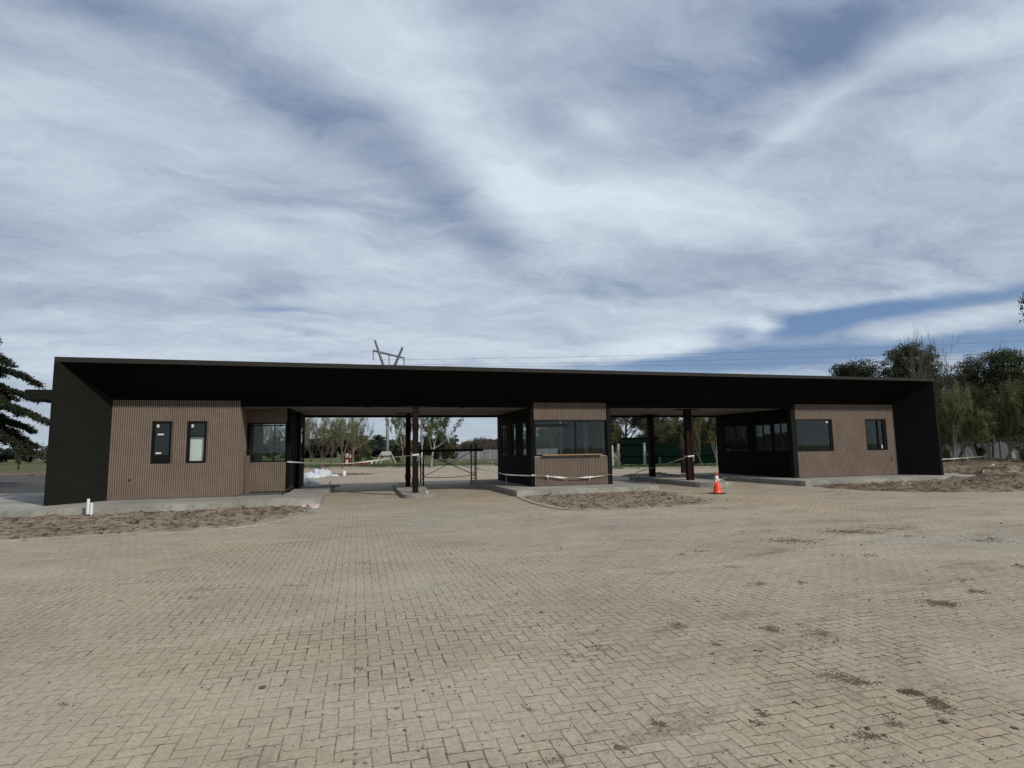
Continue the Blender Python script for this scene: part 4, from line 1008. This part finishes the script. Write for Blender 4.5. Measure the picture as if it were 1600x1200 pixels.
b0 = gz(1068, 739, 0); o = MB(b0).bevbox(b0.x-.13, b0.x+.13, b0.y-.1, b0.y+.1, 0, at(1068, 702, b0.y).z, .01).build('steel_stub_column', M_steel); tag(o, 'dark upright steel stub behind the front column of the far island', 'post')
def block_wall(A, B_, H, label, courses=8):
    A, B_ = Vector(A), Vector(B_); root = empty('block_wall', A, label, 'wall'); d = (B_-A); L = d.length; d.normalize(); n_ = Vector((-d.y, d.x, 0))
    nb = max(2, int(L/2.0)); b = MB(A); M_ = Matrix.Translation(A) @ Matrix.Rotation(math.atan2(d.y, d.x), 4, 'Z')
    for i in range(nb):
        for c in range(4):
            b.box(i*L/nb+.06, (i+1)*L/nb-.06, -.04, .04, c*H/4+.008, (c+1)*H/4-.008, M_)
    b.build('concrete_panels', M_blockwall, root)
    b = MB(A)
    for i in range(nb+1): b.box(i*L/nb-.07, i*L/nb+.07, -.09, .09, -.1, H+.08, M_)
    b.build('posts', M_conepost if H > 1.8 else M_blockwall, root)['kind'] = 'stuff'
block_wall((at(712, 700, 104).x, 104, -.3), (at(905, 700, 100).x, 100, -.3), 1.95, 'grey precast wall beyond the grass, seen past the scaffold')
block_wall((at(1455, 700, 50).x, 50, 0), (at(1680, 700, 43).x, 43, 0), 1.62, 'grey precast wall behind the willows right of the building')

def notice_board():
    Y = 72; p = gz(545, 724); p.y = Y; p.x = at(545, 715, Y).x; p.z = 0; s = Y/F_PX
    root = empty('notice_board', p, 'red notice board with three white sheets on the far verge', 'sign')
    M_ = Matrix.Translation(p) @ Matrix.Rotation(R(-12), 4, 'Z')
    MB(p).bevbox(-.62, .62, -.04, .04, .12, 1.62, .01, M_).build('panel', M_redpaint, root)
    MB(p).prism([(-.62, .0), (-.60, -.03), (-.98, .5), (-1.0, .5)], .1, 1.5).build('side_panel', M_redpaint, root).location = Vector((0, 0, 0))+p-p
    for (x0, x1, z0, z1) in ((-.42, -.04, .95, 1.45), (.10, .52, .95, 1.45), (-.42, -.08, .22, .75)):
        MB(p).box(x0, x1, -.055, -.045, z0, z1, M_).build('white_sheet', M_white, root)
    for x in (-.58, .58): MB(p).box(x-.03, x+.03, .045, .1, -.05, 1.7, M_).build('leg', M_redpaint, root)
    MB(p).tube([M_ @ Vector((-.3, 0, 1.62)), M_ @ Vector((0, 0, 1.80)), M_ @ Vector((.3, 0, 1.62))], .04, 6).build('top_rail', M_redpaint, root)
notice_board()
p = at(568, 721, 70); p.z = 0
o = MB(p)
for k in range(7):
    o.bevbox(p.x-1.0+.06*k, p.x+.95-.09*k, p.y-.5+.16*k, p.y-.38+.16*k, .0+.04*(k % 2), .16+.05*(k % 3), .01)
for k in range(4): o.bevbox(p.x-.8, p.x+.7, p.y-.3+.2*k, p.y-.18+.2*k, .24, .36, .01)
tag(o.build('timber_stack', M_redpaint), 'low stack of reddish beams lying right of the red notice board', 'timber stack')
def trestle_sign():
    Y = 84; p = at(603, 720, Y); p.z = 0
    root = empty('cable_trestle', p, 'weathered white timber trestle carrying a pale box, at the foot of the pylon', 'trestle')
    MB(p).bevbox(p.x-.62, p.x+.62, Y-.3, Y+.3, 1.05, 1.62, .02).build('box', M_whitewood, root)
    for s_ in (-1, 1):
        for t_ in (-1, 1):
            MB(p).tube([(p.x+s_*.6, Y+t_*.1, 1.55), (p.x+s_*1.35, Y+t_*.4, 0)], .07, 5).build('leg', M_whitewood, root)
        MB(p).tube([(p.x+s_*.85, Y-.3, 0), (p.x-s_*.0, Y, .95)], .06, 5).build('strut', M_whitewood, root)
    MB(p).tube([(p.x-1.1, Y-.2, .5), (p.x+1.1, Y-.2, .5)], .05, 5).build('rail', M_whitewood, root)
trestle_sign()
b0 = gz(580.5, 726); o = MB(b0).lathe([(.10, 0), (.10, .35), (.05, .42)], tuple(b0), 10).build('marker_post', M_white); tag(o, 'tiny white marker standing in the far grass below the trestle', 'marker')
b0 = gz(537.5, 743); o = MB(b0).lathe([(.13, 0), (.13, .30), (.11, .32)], tuple(b0), 14).build('pipe_stub', M_white); tag(o, 'upright white pipe stub on the road beyond the near passage', 'pipe')
# crumpled white sacks
def sack(x, y, rx, ry, rz_, seed, label, mt=M_sack, z=0):
    bm = bmesh.new(); bmesh.ops.create_icosphere(bm, subdivisions=4, radius=1)
    for v in bm.verts:
        q = v.co.copy(); f = 1+.30*noise.fractal(q*1.5+Vector((seed, 0, 0)), 1, 2, 4)+.13*abs(noise.noise(q*5+Vector((0, seed, 0))))
        v.co = Vector((q.x*rx*f, q.y*ry*f, max(-.0, (q.z+.35))*rz_*f))
    mb = MB((x, y, z)); mb.addbm(bm, Matrix.Translation((x, y, z))); o = mb.build('plastic_sack', mt, smooth=True)
    return tag(o, label, 'sack', 'crumpled white sacks beside the road')
c_ = [gz(x, y) for x, y in ((484, 748), (499, 747), (508, 744), (479, 758.5), (489, 757.5), (522, 744))]
sack(c_[0].x, c_[0].y, .62, .45, .26, 1, 'flat crumpled white sack nearest the booth wall, left of the big heap')
sack(c_[1].x, c_[1].y+.2, .50, .48, .42, 2, 'largest crumpled white sack, the top of the heap')
sack(c_[2].x, c_[2].y+.2, .40, .36, .28, 3, 'crumpled white sack forming the right end of the heap')
sack(c_[3].x, c_[3].y, .36, .3, .20, 4, 'small white sack lying closer, half hidden by the booth wall')
sack(c_[4].x, c_[4].y, .30, .35, .13, 5, 'flattened white sack lying closer, at the slab end')
sack(c_[5].x, c_[5].y, .30, .12, .10, 6, 'thin scrap of white sack right of the heap')
dirt_bed('soil_patch', [(-3.6, 42.3), (-1.6, 41.9), (1.6, 43.6), (.6, 45.2), (-2.0, 46.3), (-4.2, 45.4)], .15, M_soil, .08, seed=11, feather=.5)

# far parked cars on the left horizon
def car(px, py, Y, yaw, label):
    p = at(px, py, Y); p.z = -.2; root = empty('parked_car', p, label, 'car', 'far white cars left of the building'); M_ = Matrix.Translation(p) @ Matrix.Rotation(yaw, 4, 'Z')
    def body(prof, y0, y1, nm, mt):
        b = MB(p); n = len(prof); b.v += [tuple(M_ @ Vector((x, y0, z))-p) for x, z in prof]+[tuple(M_ @ Vector((x, y1, z))-p) for x, z in prof]
        b.f += [tuple(range(n)), tuple(reversed(range(n, 2*n)))]+[(i, n+i, n+(i+1) % n, (i+1) % n) for i in range(n)]; b.build(nm, mt, root)
    body([(-2.1, .3), (2.1, .3), (2.15, .75), (1.3, .95), (.7, 1.42), (-1.0, 1.45), (-1.7, .98), (-2.12, .9)], -.85, .85, 'body', M_car)
    body([(1.15, .98), (.66, 1.34), (-.95, 1.36), (-1.5, 1.0)], -.86, .86, 'side_glass', M_carglass)
    for x in (-1.3, 1.3):
        for y in (-.8, .8): MB(p).tube([M_ @ Vector((x, y-.1, .32)), M_ @ Vector((x, y+.1, .32))], .32, 12).build('wheel', M_rubber, root)
car(5, 712, 330, .1, 'white car at the far left, under the conifer'); car(40, 712, 300, -.2, 'white car beside the thin dark staked tree'); car(62, 712, 320, .2, 'white car right of the staked tree, nearest the end wall')

# ================================================================== NEAR THINGS
# traffic cone with a strip of tape tied round it
c0 = gz(1121, 771.5); root = empty('traffic_cone', c0, 'orange traffic cone with a white collar and barrier tape tied round it', 'cone')
MB(c0).bevbox(c0.x-.21, c0.x+.21, c0.y-.21, c0.y+.21, 0, .035, .012).build('base', M_rubber, root)
def cone_r(z): return .142-(.142-.030)*(z-.035)/.715
prof = [(.158, .036), (.150, .05)]+[(cone_r(z), z) for z in (.06, .2, .44)]
MB(c0).lathe(prof, tuple(c0), 32).build('cone_body', M_orange, root, smooth=True)
MB(c0).lathe([(cone_r(.44)+.002, .44), (cone_r(.62)+.002, .62)], tuple(c0), 32).build('reflective_collar', M_white, root, smooth=True)
MB(c0).lathe([(cone_r(.62), .62), (.033, .74), (.026, .752)], tuple(c0), 32).build('cone_tip', M_orange, root, smooth=True)
b = MB(c0)
for dz_, sx, ex in ((.50, .06, .0), (.49, .07, -.05), (.46, .05, -.02)):
    pts = [c0+Vector((cone_r(dz_)*math.cos(a), cone_r(dz_)*math.sin(a)-.0, dz_+.02*math.sin(3*a))) for a in [R(k*20) for k in range(-6, 8)]]
    b.ribbon([p+(p-c0-Vector((0, 0, p.z))).normalized()*.006 for p in pts], .045, twist=.1)
b.ribbon(smooth([c0+Vector((.07, -.03, .50)), c0+Vector((.18, -.05, .50)), c0+Vector((.28, -.04, .56)), c0+Vector((.38, -.03, .53))]), .05, twist=.12)
b.ribbon(smooth([c0+Vector((.07, -.03, .48)), c0+Vector((.20, -.06, .47)), c0+Vector((.30, -.08, .42)), c0+Vector((.36, -.08, .34))]), .05, twist=.15)
b.ribbon(smooth([c0+Vector((-.05, -.06, .48)), c0+Vector((-.10, -.10, .44)), c0+Vector((-.13, -.10, .36))]), .045, twist=.1)
tp = b.build('tied_tape', M_tape, root)

def tape(pts, label, wd=.05, tw=.10, knots=0, seg=10, mt=M_tape, seed=0):
    S = smooth(pts, seg); rr = random.Random(seed); ws = [wd*(.55+.5*abs(math.sin(i*.37+seed))) for i in range(len(S))]
    b = MB(S[0]); b.ribbon(S, ws, twist=tw)
    for k in range(knots):
        q = S[int((k+.5)/knots*(len(S)-1))]; b.bevbox(q.x-.035, q.x+.035, q.y-.02, q.y+.02, q.z-.045, q.z+.04, .012)
        b.ribbon([q, q+Vector((.03, 0, -.08)), q+Vector((.02, -.02, -.16))], .03)
    return tag(b.build('barrier_tape', mt), label, 'tape', 'barrier tapes strung round the passages')
def wrap(x, y, z, w_, label):
    b = MB((x, y, z)); pts = [(x-w_, y-w_, z), (x+w_, y-w_, z+.02), (x+w_, y+w_, z), (x-w_, y+w_, z-.01), (x-w_, y-w_, z)]
    for p0, p1 in zip(pts[:-1], pts[1:]): b.ribbon([Vector(p0), Vector(p0).lerp(Vector(p1), .5), Vector(p1)], .06)
    b.ribbon(smooth([(x+w_*.2, y-w_-.01, z), (x+w_*.6, y-w_-.06, z-.10), (x+w_*.3, y-w_-.05, z-.22)]), .04, twist=.1)
    return tag(b.build('tape_knot', M_tape), label, 'tape')
tape([(-2.50, 22.84, at(449, 721.5, 22.84).z), at(500, 724, 22.6), at(545, 724, 22.3), at(590, 719, 22.0), at(615, 714.5, 21.8), (1.955, 21.50, at(643, 711.5, 21.5).z)], 'sagging tape from the near booth to the front steel column of the near island', seed=1)
wrap(2.06, 21.62, at(648, 711, 21.5).z, .115, 'tape wound round the front steel column of the near island')
tape([(2.18, 21.6, at(654, 711, 21.6).z), at(662, 715.5, 23.5), at(700, 722, 26.5), at(738, 731, 28.0)], 'tape running down from the near steel column to the scaffold', seed=2)
tape([at(741, 731, 28.0), at(758, 734.5, 26), at(778, 738.5, 23.6), at(791, 741.5, 22.0), (6.48, 21.52, at(829, 743.5, 21.52).z)], 'tape from the scaffold to the short stake by the middle booth', wd=.05, seed=3)
tape([(6.49, 21.50, at(829, 742.5, 21.5).z), at(850, 743.6, 21.5), at(880, 746.2, 21.48), at(900, 746.6, 21.48), at(930, 744.6, 21.5), (9.93, 21.52, at(957.5, 741, 21.5).z)], 'crumpled white tape sagging across the front of the middle booth', wd=.06, tw=.16, knots=2, seed=4)
tape([at(655, 716, 29.3), at(675, 717.3, 29.5), at(700, 718.6, 29.8), at(740, 721, 30.3), at(777, 722.5, 30.8)], 'tape with evenly spaced knots behind the scaffold', wd=.05, knots=9, seed=5)
tape([at(996, 737, 27.0), at(1015, 732.5, 26.1), at(1040, 725, 24.6), at(1060, 718.5, 23.4), (13.95, 22.5, at(1073, 714, 22.5).z)], 'tape rising from the bent bar to the front column of the far island', seed=6)
wrap(14.05, 22.6, at(1076, 713, 22.5).z, .155, 'tape wound round the front column of the far island')
tape([at(1464, 718, 24.5), at(1490, 716.6, 26), at(1515, 715, 28), at(1540, 712.8, 32.0)], 'pale tape strung from the end wall to the willows', wd=.06, tw=.03, seed=7)
tape([at(1465, 731, 27.6), at(1500, 729.5, 28.5), at(1555, 727.5, 31.0)], 'low pale tape close to the ground right of the end wall', wd=.03, tw=.02, seed=8)
s0 = gz(1504, 731); o = MB(s0).tube([s0, at(1503.5, 703, s0.y)], .022, 6).build('fence_stake', M_scaf); tag(o, 'thin dark stake standing before the willows right of the end wall', 'stake')
s0 = gz(791.5, 758.5, .2); o = MB(s0).tube([s0, at(791, 741, s0.y)], .012, 6).build('tape_stake', M_conepost); tag(o, 'short pale stake on the slab beside the middle booth', 'stake')
# bent reinforcing bars
for (px_, py_, zz, lb) in ((995.5, 744.5, .2, 'bent steel bar forming an arch at the left end of the far island'), (628, 757.5, .13, 'low bent steel bar at the back end of the near island')):
    q = gz(px_, py_, zz); wd, hh = (.10, .22) if zz > .15 else (.13, .08)
    o = MB(q).tube([q+Vector((-wd+wd*(1-math.cos(math.pi*k/10)), 0, hh*math.sin(math.pi*k/10)**.6)) for k in range(11)], .012, 6).build('bent_bar', M_rebar); tag(o, lb, 'bar')
o = MB((2.45, 21.2, .13)).ribbon(smooth([(2.28, 21.45, .30), (2.40, 21.25, .28), (2.44, 21.15, .18), (2.44, 21.1, .135)]), .10, twist=.05).build('white_scrap', M_white); tag(o, 'white scrap hanging at the foot of the front steel column', 'scrap')

# scaffold
SX0, SX1, SY0, SY1 = 3.02, 5.55, 27.7, 28.9
sc = empty('scaffold', (4.3, 28.3, 0), 'low dark tubular scaffold with a plank deck and crossed braces', 'scaffold')
for x in (SX0, SX1):
    for y in (SY0, SY1): MB().tube([(x, y, 0), (x, y, 1.93)], .034, 8).build('standard', M_scaf, sc)
    b = MB()
    for z in (.25, .55, .95, 1.30, 1.60): b.tube([(x, SY0, z), (x, SY1, z)], .018, 6)
    b.tube([(x, SY0+.35, .25), (x, SY0+.35, 1.6)], .016, 6); b.build('ladder_frame', M_scaf, sc)
MB().tube([(SX0, SY0, .42), (SX1, SY1, 1.55)], .016, 6).build('brace', M_scaf, sc); MB().tube([(SX0, SY0, 1.55), (SX1, SY0, .42)], .018, 6).build('brace', M_scaf, sc)
MB().tube(smooth([(SX0, SY0, .40), ((SX0+SX1)/2, SY0-.05, .36), (SX1, SY0, .44)]), .014, 6).build('rail', M_scaf, sc)
for k in range(3): MB().box(SX0-.25, SX1+.30+.12*k, SY0+.05+.36*k, SY0+.38+.36*k, 1.58, 1.70).build('deck_plank', M_scaf, sc)

# leaning board, baton and steel profiles on the near slab
A_ = Vector((-3.80, 22.62, ZB+.01)); 
o = MB(A_).box(-.085, .085, -.02, .02, 0, 1.36, Matrix.Translation(A_) @ Matrix.Rotation(R(3), 4, 'X') @ Matrix.Rotation(R(-.8), 4, 'Y')).build('leaning_board', M_board); tag(o, 'mud-stained timber board leaning upright in the corner under the recessed window', 'board')
o = MB((-2.4, 22.2, ZB)).tube([(-2.52, 21.75, ZB+.03), (-2.30, 22.65, ZB+.24)], .035, 5).build('dark_baton', M_rubber); tag(o, 'short black baton leaning at the foot of the recessed booth corner', 'baton')
root = empty('steel_profiles', (-1.6, 24.6, ZB), 'small bundle of dark steel profiles lying on the near slab', 'steel profiles')
for k in range(6):
    a = R(12+5*k+random.uniform(-3, 3)); q = Vector((-2.0+.10*k, 24.2+.13*k, ZB+.02+.025*(k % 2)))
    MB().box(-.0, 1.0, -.025, .025, 0, .03, Matrix.Translation(q) @ Matrix.Rotation(a, 4, 'Z')).build('profile', M_scaf if k % 3 else M_galv, root)
q = Vector((-1.15, 24.3, ZB)); o = MB(q).tube([q, q+Vector((.10, .5, .26))], .02, 5).build('steel_bar', M_galv); tag(o, 'single grey bar propped over the profiles at the slab edge', 'bar')
# pipes, rubble and litter
for (px_, yt, lb) in ((137, 779.5, 'taller of two white plastic pipes standing against the slab edge'), (142.6, 786, 'shorter of two white plastic pipes standing against the slab edge')):
    q = Vector((at(px_, 800, 18.66).x, 18.66, 0)); h_ = at(px_, yt, 18.66).z
    o = MB(q).lathe([(.036, 0), (.036, h_-.01), (.034, h_), (.028, h_), (.028, h_-.08)], tuple(q), 16).build('plastic_pipe', M_white, smooth=False); tag(o, lb, 'pipe', 'white pipes at the slab')
def stone(x, y, z, r_, seed, nm, lb, mt, cat, grp=None):
    bm = bmesh.new(); bmesh.ops.create_icosphere(bm, subdivisions=2, radius=r_)
    for v in bm.verts:
        f = 1+.5*noise.noise(v.co/r_*1.3+Vector((seed, 0, 0))); v.co = Vector((v.co.x*f*1.3, v.co.y*f, v.co.z*f*.6))
    mb = MB((x, y, z)); mb.addbm(bm, Matrix.Translation((x, y, z+r_*.25))); return tag(mb.build(nm, mt), lb, cat, grp)
for k, (px_, py_, r_) in enumerate(((478, 792, .11), (484, 789.5, .13), (488, 791, .09), (491, 794, .10), (495, 791, .08), (474, 793, .08))):
    q = gz(px_, py_, .02); stone(q.x, q.y, .02, r_, k*3.1, 'rubble_lump', 'pale lump of broken concrete at the corner of the near slab', M_rubble, 'rubble', 'pale rubble at the slab corner')
for k, (px_, py_) in enumerate(((1411, 757), (1421, 757.2))):
    q = gz(px_, py_, .1); o = MB(q).ribbon(smooth([q, q+Vector((.12, .05, .05)), q+Vector((.27, -.03, .02))]), .09, twist=.1).build('paper_litter', M_white)
    tag(o, ('left' if k == 0 else 'right')+' one of two white scraps lying on the dirt before the far booth', 'litter', 'white scraps on the dirt')
pa, pb = at(1536, 738.5, 19.6), at(1553.5, 727, 20.6); o = MB(pa).ribbon([pa, pa.lerp(pb, .5), pb], .16, th=.03).build('white_plank', M_whitewood); tag(o, 'white plank sticking up out of the soil heap', 'plank')
pa, pb = at(1522, 732, 22), at(1531, 737, 22); o = MB(pa).ribbon(smooth([pa, pa.lerp(pb, .6)+Vector((0, 0, .06)), pb]), .10, th=.03).build('broken_board', M_wood); tag(o, 'small broken tan board on the soil left of the white plank', 'board')
# wire hanging from the soffit
q = at(1104, 622, 20.9); o = MB(q).tube(smooth([at(1102, 618, 20.9), at(1104.5, 621, 20.85), at(1107, 626, 20.9)]), .009, 6).build('loose_wire', M_scaf); tag(o, 'short loose wire end hanging from the dark soffit', 'wire')

# crumbs of soil dropped on the paving: uncountable, one object
def crumbs(name, lst, scatter, mt):
    g = np.random.default_rng(4); V = []; F_ = []; 
    tmpl = [Vector(v) for v in ((1, 0, 0), (0, 1, 0), (-1, 0, 0), (0, -1, 0), (0, 0, 1), (.7, .7, .3), (-.7, .6, .4), (-.6, -.7, .35), (.7, -.6, .4))]
    fc = [(0, 5, 4), (5, 1, 4), (1, 6, 4), (6, 2, 4), (2, 7, 4), (7, 3, 4), (3, 8, 4), (8, 0, 4)]
    def one(x, y, r_, flat):
        a = g.uniform(0, 6.28); ca, sa = math.cos(a), math.sin(a); b_ = len(V); ex = g.uniform(.6, 1.7)
        for t_ in tmpl:
            j_ = g.uniform(.7, 1.3); px_, py_ = t_.x*ex*r_*j_, t_.y*r_*j_; V.append((x+px_*ca-py_*sa, y+px_*sa+py_*ca, .0005+max(0, t_.z)*r_*flat*j_))
        F_.extend([tuple(b_+k for k in f) for f in fc])
    for (px_, py_, rx, ry, n, size) in lst:
        size *= .46; n = int(n*1.0)
        for _ in range(n):
            u, v = g.normal(size=2)*.5; q = gz(px_+rx*u+ry*v*.8, py_+ry*v+.25*ry*u); one(q.x, q.y, size*g.lognormal(0, .5), g.uniform(.25, .6))
    for _ in range(scatter):
        y = 1.6+13*g.random()**1.3; x = g.uniform(-.95, 1.35)*y+.25*y; 
        if (x > .05*y) or g.random() < .38: one(x, y, g.lognormal(math.log(.0042), .55), g.uniform(.3, .8))
    b = MB(); b.v = V; b.f = F_; o = b.build(name, mt); o['kind'] = 'stuff'; return o
CR = [(1305, 1056, 34, 10, 420, .006), (1340, 1066, 34, 7, 380, .006), (1424, 1082, 22, 6, 520, .006), (1466, 1100, 20, 11, 620, .007), (1395, 1128, 22, 14, 120, .007), (1360, 1150, 26, 9, 200, .007),
      (1030, 1132, 14, 8, 200, .006), (1335, 1160, 40, 8, 90, .006), (1192, 1116, 12, 7, 160, .006), (1185, 1130, 14, 6, 90, .006), (1282, 992, 36, 12, 260, .007), (1205, 983, 18, 6, 260, .008), (1120, 1007, 10, 5, 120, .007),
      (1058, 977, 14, 6, 120, .008), (1250, 976, 8, 4, 60, .008), (1475, 943, 26, 5, 380, .011), (1440, 940, 34, 8, 120, .010), (1235, 845, 46, 5, 320, .017), (1335, 831, 62, 4, 620, .016), (1400, 826, 40, 4, 160, .015),
      (1185, 912, 16, 3, 80, .011), (1250, 910, 9, 3, 60, .011), (1310, 868, 30, 3, 70, .013), (1360, 868, 26, 3, 80, .013), (1500, 907, 22, 4, 100, .011), (1525, 924, 20, 4, 140, .011), (1545, 845, 36, 3, 160, .015), (1540, 838, 40, 5, 120, .015),
      (1065, 866, 10, 2, 60, .014), (1095, 861, 24, 2, 80, .014), (1145, 885, 16, 3, 60, .012), (825, 1107, 9, 6, 90, .005), (870, 1186, 22, 8, 80, .005), (935, 1013, 20, 6, 160, .007), (890, 1022, 16, 4, 60, .006),
      (565, 880, 20, 3, 90, .011), (455, 915, 20, 3, 90, .009), (300, 934, 16, 3, 90, .009), (560, 1045, 12, 4, 60, .006), (100, 1100, 12, 3, 60, .006), (560, 1192, 30, 5, 30, .006), (1590, 885, 16, 3, 70, .012), (560, 775, 30, 2, 50, .02), (1420, 838, 22, 3, 80, .014),
      (480, 800, 14, 4, 120, .022), (440, 816, 40, 3, 120, .018), (1150, 783, 40, 3, 60, .018)]
def clods(name, regions, mt):
    g = np.random.default_rng(12); V = []; F_ = []
    for (x0, x1, y0, y1, z0, n, s_) in regions:
        for _ in range(n):
            x, y = g.uniform(x0, x1), g.uniform(y0, y1); r_ = s_*g.lognormal(0, .55); b_ = len(V)
            for v in ((1, 0, 0), (0, 1, 0), (-1, 0, 0), (0, -1, 0), (.1, 0, 1), (.6, .6, .6), (-.6, .5, .7), (-.5, -.6, .6), (.6, -.5, .7)):
                j = g.uniform(.65, 1.35, 3); V.append((x+v[0]*r_*j[0], y+v[1]*r_*j[1], z0+v[2]*r_*.75*j[2]))
            F_.extend([tuple(b_+k for k in f) for f in ((0, 5, 4), (5, 1, 4), (1, 6, 4), (6, 2, 4), (2, 7, 4), (7, 3, 4), (3, 8, 4), (8, 0, 4))])
    b = MB(); b.v = V; b.f = F_; o = b.build(name, mt); o['kind'] = 'stuff'; return o
clods('soil_clods', [(-16, -2.2, 14.3, 18.7, .05, 900, .022), (-4.5, -1.4, 16.5, 18.9, .05, 160, .024), (5.7, 10.5, 14.9, 19.5, .05, 620, .020), (18.2, 26, 14.9, 19.3, .05, 520, .026), (24.5, 33, 17.5, 26, .12, 620, .045)], M_soil)
clods('sand_clods', [(-16, -2.2, 14.3, 18.7, .05, 700, .020), (5.7, 10.5, 14.9, 19.5, .05, 480, .018), (18.2, 32, 14.9, 24, .08, 600, .03)], M_dirt)
crumbs('soil_crumbs', CR, 7000, M_soilc if 'M_soilc' in globals() else M_soil)
for o in scene.objects:
    for k in ('used', 'nominal', 'nomw'):
        if k in o: del o[k]
